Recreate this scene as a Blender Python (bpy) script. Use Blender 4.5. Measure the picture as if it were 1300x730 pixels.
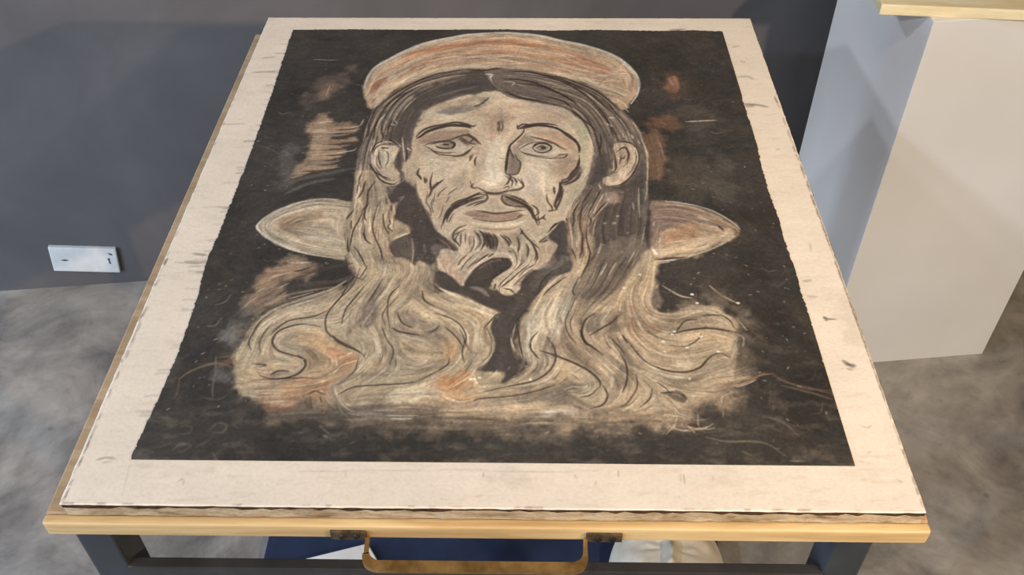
import bpy, bmesh, math, random
import numpy as np
from mathutils import Vector, Matrix

for o in list(bpy.data.objects): bpy.data.objects.remove(o)
SC = bpy.context.scene
COL = SC.collection
def lin(h):
    c = [k/255 for k in h]
    return tuple(x/12.92 if x <= .04045 else ((x+.055)/1.055)**2.4 for x in c)

# ------------------------------------------------------------------ camera
cam = bpy.data.cameras.new('camera'); camo = bpy.data.objects.new('camera', cam); COL.objects.link(camo)
cam.sensor_fit = 'HORIZONTAL'; cam.sensor_width = 36; cam.lens = 36*1187/1300
R_ = Vector((0.99986812, 0.01520036, -0.00571747)); U_ = Vector((-0.0062629, 0.68573328, 0.72782597)); F_ = Vector((-0.01498388, 0.72769417, -0.68573805))
m = Matrix((R_, U_, -F_)).transposed().to_4x4(); m.translation = (0, 0, 1.6); camo.matrix_world = m
cam.clip_start = .05
SC.camera = camo
# ------------------------------------------------------------------ world, lamps, exposure
w = bpy.data.worlds.new('world'); SC.world = w; w.use_nodes = True
w.node_tree.nodes['Background'].inputs[0].default_value = (1, .90, .80, 1); w.node_tree.nodes['Background'].inputs[1].default_value = .10
def spot(name, loc, target, power, color, radius, angle, blend):
    l = bpy.data.lights.new(name, 'SPOT'); l.energy = power; l.color = color; l.shadow_soft_size = radius; l.spot_size = math.radians(angle); l.spot_blend = blend
    o = bpy.data.objects.new(name, l); COL.objects.link(o); o.location = loc
    o.rotation_euler = (Vector(target)-Vector(loc)).to_track_quat('-Z', 'Y').to_euler()
spot('ceiling_spot_front_offscreen', (1.55, -1.2, 2.35), (.95, 1.35, .45), 250, (1, .80, .58), .05, 62, .8)
spot('ceiling_spot_right_offscreen', (3.1, -1.05, 2.2), (-1.5, 1.75, .92), 520, (1, .68, .44), .04, 33, .8)
spot('cool_ceiling_spot_left_offscreen', (-1.6, .25, 2.75), (-.6, 1.4, .3), 68, (.70, .82, 1), .05, 100, .6)
spot('cool_ceiling_spot_front_offscreen', (-1.9, -1.3, 2.7), (-.7, 1.5, .3), 160, (.72, .83, 1), .06, 80, .6)
def area(name, loc, target, power, color, sx, sy):
    l = bpy.data.lights.new(name, 'AREA'); l.shape = 'RECTANGLE'; l.energy = power; l.color = color; l.size = sx; l.size_y = sy
    o = bpy.data.objects.new(name, l); COL.objects.link(o); o.location = loc
    o.rotation_euler = (Vector(target)-Vector(loc)).to_track_quat('-Z', 'Y').to_euler()
area('window_left_offscreen', (-3.0, -.5, 1.15), (0, 1.2, .5), 98, (.66, .80, 1), 1.2, 1.5)
spot('ceiling_spot_overhead_offscreen', (-.25, -.25, 2.9), (-.25, .72, .9), 54, (1, .76, .50), .10, 60, .7)
SC.view_settings.view_transform = 'Standard'; SC.view_settings.look = 'None'; SC.view_settings.gamma = 1; SC.view_settings.exposure = 0
try: SC.view_settings.use_curve_mapping = False
except Exception: pass

# ------------------------------------------------------------------ helpers
def tag(o, label=None, cat=None, group=None, kind=None):
    if label: o['label'] = label
    if cat: o['category'] = cat
    if group: o['group'] = group
    if kind: o['kind'] = kind
    return o
def empty(name, loc, rz=0):
    o = bpy.data.objects.new(name, None); COL.objects.link(o); o.location = loc; o.rotation_euler = (0, 0, rz); o.empty_display_size = .05; return o
def link(name, me, mat, parent=None, smooth=False):
    if isinstance(me, bmesh.types.BMesh):
        b = me; me = bpy.data.meshes.new(name); bmesh.ops.recalc_face_normals(b, faces=b.faces); b.to_mesh(me); b.free()
    o = bpy.data.objects.new(name, me); COL.objects.link(o)
    if mat: me.materials.append(mat)
    if parent: o.parent = parent
    if smooth: me.polygons.foreach_set('use_smooth', [True]*len(me.polygons))
    return o
def box(x0, x1, y0, y1, z0, z1, bev=0, seg=2, bm=None):
    b = bmesh.new()
    vs = bmesh.ops.create_cube(b, size=1)['verts']
    for v in vs: v.co = Vector(((x0+x1)/2+v.co.x*(x1-x0), (y0+y1)/2+v.co.y*(y1-y0), (z0+z1)/2+v.co.z*(z1-z0)))
    if bev: bmesh.ops.bevel(b, geom=b.edges[:], offset=bev, segments=seg, profile=.6, affect='EDGES')
    if bm is None: return b
    t = bpy.data.meshes.new('t'); b.to_mesh(t); bm.from_mesh(t); bpy.data.meshes.remove(t); b.free(); return bm
def grid_mesh(name, V, mask=None):
    """V: (ny,nx,3) vertices; mask: (ny-1,nx-1) cells kept. Returns mesh and kept vertex indices."""
    ny, nx = V.shape[:2]
    idx = np.arange(ny*nx).reshape(ny, nx)
    q = np.stack([idx[:-1, :-1], idx[:-1, 1:], idx[1:, 1:], idx[1:, :-1]], -1).reshape(-1, 4)
    if mask is not None: q = q[mask.ravel()]
    keep = np.unique(q); rm = np.full(ny*nx, -1, np.int64); rm[keep] = np.arange(len(keep)); q = rm[q]
    co = V.reshape(-1, 3)[keep]
    me = bpy.data.meshes.new(name)
    me.vertices.add(len(co)); me.vertices.foreach_set('co', co.astype(np.float32).ravel())
    me.loops.add(q.size); me.loops.foreach_set('vertex_index', q.astype(np.int32).ravel())
    me.polygons.add(len(q)); me.polygons.foreach_set('loop_start', np.arange(0, q.size, 4, dtype=np.int32)); me.polygons.foreach_set('loop_total', np.full(len(q), 4, np.int32))
    me.update(calc_edges=True); me.validate()
    return me, keep
class NT:
    def __init__(s, name):
        s.m = bpy.data.materials.new(name); s.m.use_nodes = True; s.t = s.m.node_tree; s.b = s.t.nodes['Principled BSDF']
    def n(s, ty, **kw):
        x = s.t.nodes.new(ty)
        for k, v in kw.items():
            if k[0] == 'i' and k[1:].isdigit(): x.inputs[int(k[1:])].default_value = v
            elif k in x.inputs.keys(): x.inputs[k].default_value = v
            else: setattr(x, k, v)
        return x
    def l(s, a, b): s.t.links.new(a, b)
    def coords(s, scale=(1, 1, 1), rot=(0, 0, 0)):
        c = s.n('ShaderNodeTexCoord'); mp = s.n('ShaderNodeMapping'); mp.inputs['Scale'].default_value = scale; mp.inputs['Rotation'].default_value = rot
        s.l(c.outputs['Object'], mp.inputs[0]); return mp.outputs[0]
    def noise(s, vec, scale, detail=5, rough=.6, dist=0):
        x = s.n('ShaderNodeTexNoise'); x.inputs['Scale'].default_value = scale; x.inputs['Detail'].default_value = detail; x.inputs['Roughness'].default_value = rough; x.inputs['Distortion'].default_value = dist
        s.l(vec, x.inputs['Vector']); return x.outputs['Fac']
    def ramp(s, fac, *stops):
        r = s.n('ShaderNodeValToRGB'); e = r.color_ramp.elements
        while len(e) < len(stops): e.new(.5)
        for k, (p, c) in zip(e, stops): k.position = p; k.color = (*(lin(c) if isinstance(c, tuple) else (c, c, c)), 1)
        s.l(fac, r.inputs[0]); return r.outputs[0]
    def mix(s, fac, a, b, mode='MIX'):
        x = s.n('ShaderNodeMix', data_type='RGBA', blend_type=mode)
        for sock, v in ((x.inputs[0], fac), (x.inputs[6], a), (x.inputs[7], b)):
            if isinstance(v, (int, float)): sock.default_value = v
            elif isinstance(v, tuple): sock.default_value = (*lin(v), 1)
            else: s.l(v, sock)
        return x.outputs[2]
    def bump(s, h, strength=.2, dist=.002):
        x = s.n('ShaderNodeBump'); x.inputs['Strength'].default_value = strength; x.inputs['Distance'].default_value = dist; s.l(h, x.inputs['Height']); s.l(x.outputs[0], s.b.inputs['Normal'])
    def done(s, color, rough=.5, spec=.5, metal=0):
        if isinstance(color, tuple): s.b.inputs['Base Color'].default_value = (*lin(color), 1)
        else: s.l(color, s.b.inputs['Base Color'])
        if isinstance(rough, (int, float)): s.b.inputs['Roughness'].default_value = rough
        else: s.l(rough, s.b.inputs['Roughness'])
        s.b.inputs['Specular IOR Level'].default_value = spec; s.b.inputs['Metallic'].default_value = metal
        return s.m

# ------------------------------------------------------------------ materials
t = NT('polished_concrete'); v = t.coords()
n1 = t.noise(v, 1.6, 7, .62, 1.2); n2 = t.noise(v, 6, 8, .65, .6); n3 = t.noise(v, 30, 4, .6)
c = t.ramp(n1, (.30, (78, 76, 76)), (.42, (112, 110, 110)), (.56, (158, 155, 151)), (.70, (206, 200, 190)))
c = t.mix(.35, c, t.ramp(n2, (.35, (78, 66, 54)), (.5, (152, 141, 124)), (.68, (210, 199, 180))))
c = t.mix(.5, c, t.ramp(n3, (.25, .55), (.45, .95), (.8, 1.0)), 'MULTIPLY')
vor = t.n('ShaderNodeTexVoronoi'); vor.inputs['Scale'].default_value = 9; t.l(v, vor.inputs['Vector'])
c = t.mix(.6, c, t.ramp(vor.outputs['Distance'], (.03, .45), (.075, 1.0)), 'MULTIPLY')
t.bump(n2, .08, .004)
CONCRETE = t.done(c, t.ramp(n2, (.3, .22), (.7, .5)), .5)
t = NT('grey_wall_paint'); v = t.coords()
n1 = t.noise(v, 2.2, 6, .6, .5); n2 = t.noise(v, 40, 3, .6)
c = t.ramp(n1, (.3, (78, 76, 77)), (.5, (88, 86, 87)), (.7, (98, 96, 97)))
t.bump(n2, .12, .002)
WALL = t.done(c, .55, .35)
t = NT('white_plinth_paint'); v = t.coords((1, 1, 1))
n1 = t.noise(v, 2.5, 4, .5)
PLINTH = t.done(t.ramp(n1, (.3, (220, 216, 211)), (.7, (232, 229, 224))), .5, .35)
def wood(name, a, b, c_, sx):
    t = NT(name); v = t.coords(sx)
    n1 = t.noise(v, 6, 6, .6, 1.0); n2 = t.noise(v, 40, 4, .6)
    c = t.ramp(n1, (.3, a), (.5, b), (.7, c_)); c = t.mix(.35, c, t.ramp(n2, (.3, .7), (.6, 1.0)), 'MULTIPLY')
    t.bump(n2, .15, .001)
    return t.done(c, .45, .4)
PINE = wood('pine_board', (160, 134, 104), (180, 154, 122), (196, 172, 140), (.6, 6, 9))
PINE_EDGE = wood('pine_edge_strip', (176, 146, 98), (202, 174, 124), (214, 192, 144), (.6, 6, 9))
PINE2 = wood('pale_pine_board', (236, 214, 164), (246, 228, 184), (252, 240, 206), (1, 7, 9))
t = NT('slate_blue_steel'); v = t.coords(); n1 = t.noise(v, 14, 5, .6)
STEEL = t.done(t.ramp(n1, (.3, (40, 44, 47)), (.7, (54, 60, 66))), t.ramp(n1, (.3, .35), (.7, .5)), .5)
t = NT('black_rail_paint'); v = t.coords(); n1 = t.noise(v, 20, 5, .6)
RAIL = t.done(t.ramp(n1, (.3, (40, 40, 41)), (.7, (56, 55, 55))), .45, .5)
t = NT('worn_brass_strap'); v = t.coords(); n1 = t.noise(v, 50, 5, .6)
BRASS = t.done(t.ramp(n1, (.3, (138, 106, 60)), (.55, (184, 147, 90)), (.75, (201, 168, 113))), .38, .5, .75)
t = NT('tarnished_plate'); v = t.coords(); n1 = t.noise(v, 80, 5, .6)
PLATE = t.done(t.ramp(n1, (.35, (50, 40, 30)), (.6, (98, 84, 62))), .45, .5, .4)
t = NT('dark_screw'); SCREW = t.done((44, 38, 32), .4, .5, .5)
t = NT('socket_plastic'); v = t.coords(); n1 = t.noise(v, 30, 3, .5)
SOCKET = t.done(t.ramp(n1, (.3, (190, 194, 194)), (.7, (208, 210, 208))), .4, .4)
t = NT('socket_smudge'); SMUDGE = t.done((74, 76, 80), .7, .2)
t = NT('navy_board'); v = t.coords(); n1 = t.noise(v, 5, 5, .6)
NAVY = t.done(t.ramp(n1, (.3, (30, 38, 56)), (.7, (44, 56, 84))), .45, .4)
t = NT('old_plaster'); v = t.coords(); n1 = t.noise(v, 14, 6, .6); n2 = t.noise(v, 90, 3, .6)
t.bump(n2, .25, .002)
PLASTER = t.done(t.ramp(n1, (.3, (194, 182, 162)), (.6, (221, 211, 194))), .75, .2)
t = NT('white_plaster'); v = t.coords(); n1 = t.noise(v, 14, 6, .6)
PLASTER2 = t.done(t.ramp(n1, (.3, (210, 204, 196)), (.6, (230, 226, 220))), .7, .2)
t = NT('grey_stone'); v = t.coords(); n1 = t.noise(v, 40, 6, .7)
STONE = t.done(t.ramp(n1, (.3, (108, 102, 96)), (.7, (162, 156, 148))), .7, .3)
def attr_mat(name, rough, spec, bs, grain):
    t = NT(name); v = t.coords(); at = t.n('ShaderNodeVertexColor'); at.layer_name = 'paint'
    n1 = t.noise(v, 260, 3, .6); n2 = t.noise(v, 28, 5, .6)
    c = t.mix(grain, at.outputs[0], t.ramp(n1, (.3, .55), (.6, 1.0)), 'MULTIPLY')
    t.bump(n1, bs, .001)
    return t.done(c, t.ramp(n2, (.3, rough-.1), (.7, rough+.12)), spec)
PAINT = attr_mat('painted_picture', .52, .3, .2, .25)
GESSO = attr_mat('white_ground_border', .6, .3, .25, .18)
t = NT('dirty_panel_edge'); v = t.coords((1, 1, 3)); n1 = t.noise(v, 22, 6, .65, .5); n2 = t.noise(v, 120, 4, .6)
c = t.ramp(n1, (.30, (112, 92, 66)), (.40, (158, 140, 110)), (.55, (186, 170, 142)), (.75, (198, 184, 156)))
c = t.mix(.5, c, t.ramp(n2, (.32, .35), (.5, 1.0)), 'MULTIPLY'); t.bump(n2, .4, .002)
EDGE = t.done(c, .7, .2)
t = NT('dark_crack'); v = t.coords(); n1 = t.noise(v, 60, 4, .6)
CRACK = t.done(t.ramp(n1, (.3, (42, 28, 18)), (.7, (92, 67, 48))), .8, .1)

# ------------------------------------------------------------------ setting: floor and wall (the room is turned 6.6 degrees to the table)
A = math.radians(6.6)
link('floor', box(-5, 5, -3, 6, -.06, 0), CONCRETE)
tag(bpy.data.objects['floor'], kind='structure')
wl = link('wall_back', box(-4, 5, 0, .12, -.02, 3), WALL); wl.location = (-.977, 1.712, 0); wl.rotation_euler = (0, 0, A); tag(wl, kind='structure')

# ------------------------------------------------------------------ table
TB = empty('work_table', (-.035, .90, 0)); tag(TB, 'pine topped table with slate blue steel legs carrying the painted panel', 'table')
T0 = Vector((-.035, .90, 0))
def tb(x0, x1, y0, y1, z0, z1): return (x0-T0.x, x1-T0.x, y0-T0.y, y1-T0.y, z0, z1)
TX0, TX1, TY0, TY1 = -.430, .3575, .4545, 1.345
link('tabletop', box(*tb(TX0, TX1, TY0+.0105, TY1, .861, .880), bev=.002, seg=2), PINE, TB)
link('edge_strip', box(*tb(TX0, TX1, TY0, TY0+.0105, .861, .880), bev=.0035, seg=3), PINE_EDGE, TB)
LW = .035
for x0 in (-.419, .286):
    for y0 in (.470, 1.29):
        link('leg', box(*tb(x0, x0+LW, y0, y0+LW, 0, .862), bev=.0025), STEEL, TB)
link('front_rail', box(*tb(-.385, .287, .468, .4795, .725, .783), bev=.001), RAIL, TB)
link('back_rail', box(*tb(-.385, .287, 1.297, 1.317, .80, .861), bev=.002), STEEL, TB)
for x0 in (-.409, .292): link('side_rail', box(*tb(x0, x0+.018, .504, 1.291, .80, .861), bev=.002), STEEL, TB)
# carrying handle: a strap bent to a U, lying level in front of the edge
def strap(path, half, z0, z1):
    b = bmesh.new(); n = len(path); rows = []
    for i, p in enumerate(path):
        a = path[max(i-1, 0)]; c = path[min(i+1, n-1)]
        d = Vector((c[0]-a[0], c[1]-a[1])).normalized(); nn = Vector((-d.y, d.x)); h = half(i)
        rows.append([b.verts.new((p[0]+nn.x*s*h-T0.x, p[1]+nn.y*s*h-T0.y, z)) for s, z in ((-1, z0), (1, z0), (1, z1), (-1, z1))])
    for r, s in zip(rows[:-1], rows[1:]):
        for k in range(4): b.faces.new((r[k], r[(k+1) % 4], s[(k+1) % 4], s[k]))
    b.faces.new(rows[0]); b.faces.new(rows[-1][::-1])
    return b
path = [(-.1405, .4565), (-.140, .445), (-.1395, .436)]
for k in range(7): a = math.pi+k/6*math.pi/2; path.append((-.1275+.012*math.cos(a), .437+.012*math.sin(a)))
path += [(-.09, .425), (-.045, .425), (.0, .425)]
for k in range(7): a = 1.5*math.pi+k/6*math.pi/2; path.append((.0415+.012*math.cos(a), .437+.012*math.sin(a)))
path += [(.054, .445), (.0545, .4565)]
HB = strap(path, lambda i: .0018 if i < 3 or i > len(path)-3 else (.0022+.0026*min(1, (i-2)/4, (len(path)-3-i)/4)), .8615, .8665)
HD = link('carrying_handle', HB, BRASS, TB)
for x0, x1 in ((-.173, -.1405), (.0545, .087)):
    b = box(x0-T0.x, x1-T0.x, .4518-T0.y, .4555-T0.y, .8625, .8745, bev=.0012)
    link('mounting_plate', b, PLATE, HD)
    for k in (.34, .72):
        xx = x0+(x1-x0)*k
        b = bmesh.new(); bmesh.ops.create_cone(b, cap_ends=True, segments=14, radius1=.0032, radius2=.0026, depth=.0022, matrix=Matrix.Translation((xx-T0.x, .4510-T0.y, .8685)) @ Matrix.Rotation(math.pi/2, 4, 'X'))
        link('screw', b, SCREW, HD)

# ------------------------------------------------------------------ painted panel
PX0, PX1, PY0, PY1 = -.40925, .34957, .46144, 1.36187
PW, PL = (PX1-PX0)*1000, (PY1-PY0)*1000
rng = np.random.default_rng(7); random.seed(7)
def vnoise(ny, nx, cy, cx):
    gy, gx = int(ny/cy)+3, int(nx/cx)+3
    g = rng.random((gy, gx))
    y = np.arange(ny)/cy; x = np.arange(nx)/cx
    yi = y.astype(int); xi = x.astype(int); fy = (y-yi)[:, None]; fx = (x-xi)[None]
    fy = fy*fy*(3-2*fy); fx = fx*fx*(3-2*fx)
    a = g[yi][:, xi]; b = g[yi][:, xi+1]; c = g[yi+1][:, xi]; d = g[yi+1][:, xi+1]
    return a*(1-fy)*(1-fx)+b*(1-fy)*fx+c*fy*(1-fx)+d*fy*fx
def fbm(ny, nx, cy, cx, o=4):
    s = 0; a = 1; tot = 0
    for k in range(o): s = s+a*vnoise(ny, nx, max(cy/2**k, 1.01), max(cx/2**k, 1.01)); tot += a; a *= .55
    return s/tot
def crom(P, n=8):
    P = np.asarray(P, float)
    if len(P) < 3: return np.linspace(P[0], P[-1], 6)
    E = np.vstack([2*P[0]-P[1], P, 2*P[-1]-P[-2]]); out = []
    tt = np.linspace(0, 1, n, endpoint=False)[:, None]
    for i in range(1, len(E)-2):
        a, b, c, d = E[i-1:i+3]
        out.append(.5*((2*b)+(c-a)*tt+(2*a-5*b+4*c-d)*tt**2+(3*b-a-3*c+d)*tt**3))
    return np.vstack(out+[P[-1:]])
WHITE_SEEN = np.array(lin((232, 216, 188)))
class Canvas:
    """a raster in millimetres on the panel, later stored as point colours of the mesh"""
    def __init__(s, x0, x1, y0, y1, dx, dy, base):
        s.x0, s.y0, s.dx, s.dy = x0, y0, dx, dy
        s.nx = int((x1-x0)/dx)+1; s.ny = int((y1-y0)/dy)+1
        s.im = np.empty((s.ny, s.nx, 3)); s.im[:] = base
        s.X = x0+dx*np.arange(s.nx); s.Y = y0+dy*np.arange(s.ny)
        s.rag = fbm(s.ny, s.nx, 14/dy, 14/dx, 5)-.5
        s.dry = np.clip(.35+1.15*fbm(s.ny, s.nx, 2.2/dy, 2.2/dx, 3), 0, 1)
        s.fc = np.zeros((s.ny//4+2, s.nx//4+2, 3))
    def flow(s, P):
        # remember the direction of the brush: doubled angle, on a coarse grid
        d = np.diff(P, axis=0); L = np.hypot(*d.T)+1e-9; th = 2*np.arctan2(d[:, 1], d[:, 0]); c = (P[1:]+P[:-1])/2
        i = ((c[:, 0]-s.x0)/s.dx/4).astype(int); j = ((c[:, 1]-s.y0)/s.dy/4).astype(int); ok = (i >= 0) & (j >= 0) & (i < s.fc.shape[1]) & (j < s.fc.shape[0])
        np.add.at(s.fc, (j[ok], i[ok]), np.stack([L*np.cos(th), L*np.sin(th), L], -1)[ok])
    def streaks(s, length, grain):
        # noise smeared along the brush directions
        f = s.fc.copy(); acc = np.zeros_like(f)
        for k in range(60):
            p = np.pad(f, ((1, 1), (1, 1), (0, 0)), 'edge'); f = (p[:-2, 1:-1]+p[2:, 1:-1]+p[1:-1, :-2]+p[1:-1, 2:]+2*p[1:-1, 1:-1])/6
            if k in (2, 6, 14, 30, 59): acc += f/(f[..., 2:].mean()+1e-9)*(1 if k < 10 else .2)
        th = .5*np.arctan2(acc[..., 1], acc[..., 0])
        J, I = np.mgrid[0:s.ny, 0:s.nx]; c2 = np.cos(2*th); s2 = np.sin(2*th)
        TH = .5*np.arctan2(s2[J//4, I//4], c2[J//4, I//4]); ux, uy = np.cos(TH)/s.dx, np.sin(TH)/s.dy
        N = fbm(s.ny, s.nx, grain/s.dy, grain/s.dx, 2); out = N.copy(); cnt = 1; n = int(length/2/.9)
        for sg in (-1, 1):
            x = I.astype(float); y = J.astype(float); px, py = ux*sg, uy*sg
            for k in range(n):
                x = np.clip(x+px*.9, 0, s.nx-1); y = np.clip(y+py*.9, 0, s.ny-1); xi = x.astype(int); yi = y.astype(int)
                a, b = ux[yi, xi], uy[yi, xi]; fl = np.where(a*px+b*py < 0, -1, 1); px, py = a*fl, b*fl
                out += N[yi, xi]; cnt += 1
        s.ux, s.uy = ux, uy; out /= cnt; return (out-out.mean())/out.std()
    def win(s, x0, x1, y0, y1):
        i0 = max(int((x0-s.x0)/s.dx)-1, 0); i1 = min(int((x1-s.x0)/s.dx)+3, s.nx); j0 = max(int((y0-s.y0)/s.dy)-1, 0); j1 = min(int((y1-s.y0)/s.dy)+3, s.ny)
        return (i0, i1, j0, j1) if i1 > i0 and j1 > j0 else None
    def sdf(s, pts, w):
        i0, i1, j0, j1 = w; X = s.X[None, i0:i1]; Y = s.Y[j0:j1, None]
        d = np.full((j1-j0, i1-i0), 1e9); ins = np.zeros(d.shape, bool)
        n = len(pts)
        for k in range(n):
            ax, ay = pts[k]; bx, by = pts[(k+1) % n]; ex, ey = bx-ax, by-ay; L = ex*ex+ey*ey+1e-9
            tt = np.clip(((X-ax)*ex+(Y-ay)*ey)/L, 0, 1)
            d = np.minimum(d, (X-ax-tt*ex)**2+(Y-ay-tt*ey)**2)
            if ay != by:
                ins ^= ((ay > Y) != (by > Y)) & (X < ex*(Y-ay)/(by-ay)+ax)
        d = np.sqrt(d); return np.where(ins, -d, d)
    def poly(s, col, fe, al, pts, rag):
        P = np.vstack([crom(np.vstack([pts, pts[:1]]), 3)[:-1]]); pad = fe*2+3*rag
        w = s.win(P[:, 0].min()-pad, P[:, 0].max()+pad, P[:, 1].min()-pad, P[:, 1].max()+pad)
        if not w: return
        i0, i1, j0, j1 = w
        d = s.sdf(P, w)+s.rag[j0:j1, i0:i1]*(2.2*fe+2)*min(rag, 2)*.8
        a = np.clip(.5-d/(2*fe), 0, 1); a = a*a*(3-2*a)*al
        if rag > 1.2: a = a*(.55+.45*s.dry[j0:j1, i0:i1])
        a = a[..., None]; s.im[j0:j1, i0:i1] = s.im[j0:j1, i0:i1]*(1-a)+np.array(lin(col))*a
    def stroke(s, col, wd, al, P, dry=True):
        P = np.asarray(P); n = len(P); pad = wd+1.5
        w = s.win(P[:, 0].min()-pad, P[:, 0].max()+pad, P[:, 1].min()-pad, P[:, 1].max()+pad)
        if not w: return
        I0, I1, J0, J1 = w; cov = np.zeros((J1-J0, I1-I0))
        for k in range(n-1):
            (ax, ay), (bx, by) = P[k], P[k+1]
            u = (k+.5)/(n-1); hw = wd*.5*min(1, .35+3*u, .3+3*(1-u)); q = hw+1.4
            ww = s.win(min(ax, bx)-q, max(ax, bx)+q, min(ay, by)-q, max(ay, by)+q)
            if not ww: continue
            i0, i1, j0, j1 = ww; X = s.X[None, i0:i1]; Y = s.Y[j0:j1, None]; ex, ey = bx-ax, by-ay; L = ex*ex+ey*ey+1e-9
            tt = np.clip(((X-ax)*ex+(Y-ay)*ey)/L, 0, 1)
            d = np.sqrt((X-ax-tt*ex)**2+(Y-ay-tt*ey)**2); soft = .55+.22*hw
            c = np.clip(.5-(d-hw)/(2*soft), 0, 1)
            v = cov[j0-J0:j1-J0, i0-I0:i1-I0]; np.maximum(v, c, out=v)
        s.flow(P)
        a = np.clip(cov*al*1.15, 0, 1)
        if dry: a = a*(.6+.4*s.dry[J0:J1, I0:I1])
        a = a[..., None]; s.im[J0:J1, I0:I1] = s.im[J0:J1, I0:I1]*(1-a)+np.array(lin(col))*a
CV = Canvas(42, 708, 48, 874, .74, 1.0, lin((57, 52, 45)))
def P(col, fe, al, pts, rag): CUR.poly(col, fe, al, np.array(pts, float), rag)
LINES = []
def S(col, wd, al, pts):
    CUR.stroke(col, wd, al, crom(pts))
    if CUR is CV and sum(col) < 255 and wd < 6 or sum(col) > 570 and wd < 3.2: LINES.append((col, wd, al, pts))
def B(cols, wd, al, n, ga, gb):
    a = crom(ga); b = crom(gb); m_ = 40
    def rs(q):
        L = np.r_[0, np.cumsum(np.hypot(*np.diff(q, axis=0).T))]; u = np.linspace(0, L[-1], m_); return np.stack([np.interp(u, L, q[:, 0]), np.interp(u, L, q[:, 1])], -1)
    a = rs(a); b = rs(b)
    for k in range(n):
        t0 = (k+random.random())/n; ph = random.random()*6.3; am = .05*random.random()
        tt = np.clip(t0+am*np.sin(np.linspace(0, random.uniform(2, 6), m_)+ph), -.02, 1.02)[:, None]
        i0 = random.randint(0, m_//3); i1 = random.randint(m_*2//3, m_)
        CUR.stroke(random.choice(cols), wd*random.uniform(.6, 1.5), al*random.uniform(.6, 1.1), (a*(1-tt)+b*tt)[i0:i1:2])
CUR = CV
# mottled dark ground
g1 = fbm(CV.ny, CV.nx, 90/CV.dy, 90/CV.dx, 5)[..., None]; g2 = fbm(CV.ny, CV.nx, 9/CV.dy, 16/CV.dx, 4)[..., None]
low = np.clip((260-CV.Y)/260, 0, 1)[:, None, None]
CV.im = CV.im*(1+1.0*np.clip(g1-.5, -.4, .5))+np.array(lin((92, 80, 64)))*np.clip((g2-.52)*4, 0, 1)*(.10+.35*low)
FACE_AREA = [(260.5,528.9),(260.2,603.4),(270.5,632.8),(296.2,656.1),(326.3,673.7),(364.2,684.3),(385.5,666.3),(420,653.7),(457.4,641.4),(473.7,619.9),(489.3,593.1),(495.7,552.8),(490.2,503.6),(480.6,462.2),(464.4,432.5),(455.9,394.6),(439.4,371.7),(410.6,371.5),(364.3,375.6),(326.9,370.8),(306.3,375.1),(295.4,402.6),(280.5,438.3),(267.5,481),(260.4,507.3)]
P((98,84,70),12,0.75,[(98.4,645.8),(107.1,689.7),(131,725),(161.2,750.6),(154,721.5),(137.5,683),(121.1,649.3),(109.1,636.1)],2)
P((120,96,78),5.34,0.6,[(114.9,676),(124.9,693.2),(138.9,702.3),(137.5,683),(122.3,663.9)],2)
P((148,123,97),4.95,0.9,[(115.7,598),(130.8,623.3),(141,626),(147,603.2),(177.1,595.3),(180.9,580),(155.2,567.7),(185.1,561.9),(164.7,550),(174.1,532.6),(153.3,515.4),(165,504.2),(147.1,493.1),(119,476.6),(117.6,492.9),(125.2,515.2),(127.5,549.7)],2.5)
P((168,142,112),6.22,0.6,[(120.3,591.8),(141.1,613.8),(148.4,567.7),(141.5,526.6),(130.1,515.2),(129.9,555.6)],2)
S((150,122,96),3.8,0.6,[(145.1,588.3),(163,590.9),(180.6,594.7)])
S((66,58,50),3.01,0.6,[(156.2,584.1),(170.7,585.4),(183.5,589.2)])
S((150,122,96),3.76,0.6,[(143.2,578.5),(163.5,581.1),(183.7,584.9)])
S((66,58,50),2.98,0.6,[(154.2,574.3),(171.2,575.6),(186.5,579.4)])
S((150,122,96),3.72,0.6,[(141.4,568.8),(158.1,571.3),(174.7,575.1)])
S((66,58,50),2.95,0.6,[(152.3,564.7),(165.8,566),(177.6,569.7)])
S((150,122,96),3.65,0.6,[(140.3,554.5),(162.8,557),(185.3,560.7)])
S((66,58,50),2.9,0.6,[(151.1,550.5),(170.4,551.8),(188.1,555.4)])
S((150,122,96),3.61,0.6,[(142.1,543.4),(160.3,545.8),(178.4,549.5)])
S((66,58,50),2.86,0.6,[(152.9,539.4),(167.8,540.6),(181.1,544.2)])
S((150,122,96),3.55,0.6,[(140.9,530.1),(158.2,532.5),(175.2,536.1)])
S((66,58,50),2.82,0.6,[(151.6,526.1),(165.6,527.4),(178,530.9)])
S((150,122,96),3.51,0.6,[(139.5,518.6),(155.8,521),(171.9,524.6)])
S((66,58,50),2.78,0.6,[(150.1,514.8),(163.2,516),(174.6,519.5)])
S((150,122,96),3.46,0.6,[(134.6,508.5),(152.4,510.9),(170.1,514.4)])
S((66,58,50),2.75,0.6,[(145.2,504.7),(159.8,505.9),(172.8,509.3)])
S((150,122,96),3.4,0.6,[(117.2,495.1),(141.4,497.4),(165.5,500.9)])
S((66,58,50),2.7,0.6,[(127.8,491.3),(148.8,492.5),(168.3,496)])
P((104,97,87),10.8,0.5,[(92.52,537.8),(100.4,549.5),(110.4,532.1),(112.3,503.9),(122.6,465.9),(107.6,460.5),(101.3,492.7)],2)
S((92,86,78),6.62,0.5,[(107.6,460.5),(130.4,476.7),(161,487.7),(192.1,498.9)])
S((88,82,74),4.78,0.5,[(113.8,444.9),(138.7,466),(169.2,477)])
S((140,128,112),1.81,0.8,[(93.61,768.8),(113,767.4),(132.1,767.5)])
S((110,100,88),1.12,0.6,[(56.36,549.2),(79.06,537.7),(95.31,523.4)])
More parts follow.
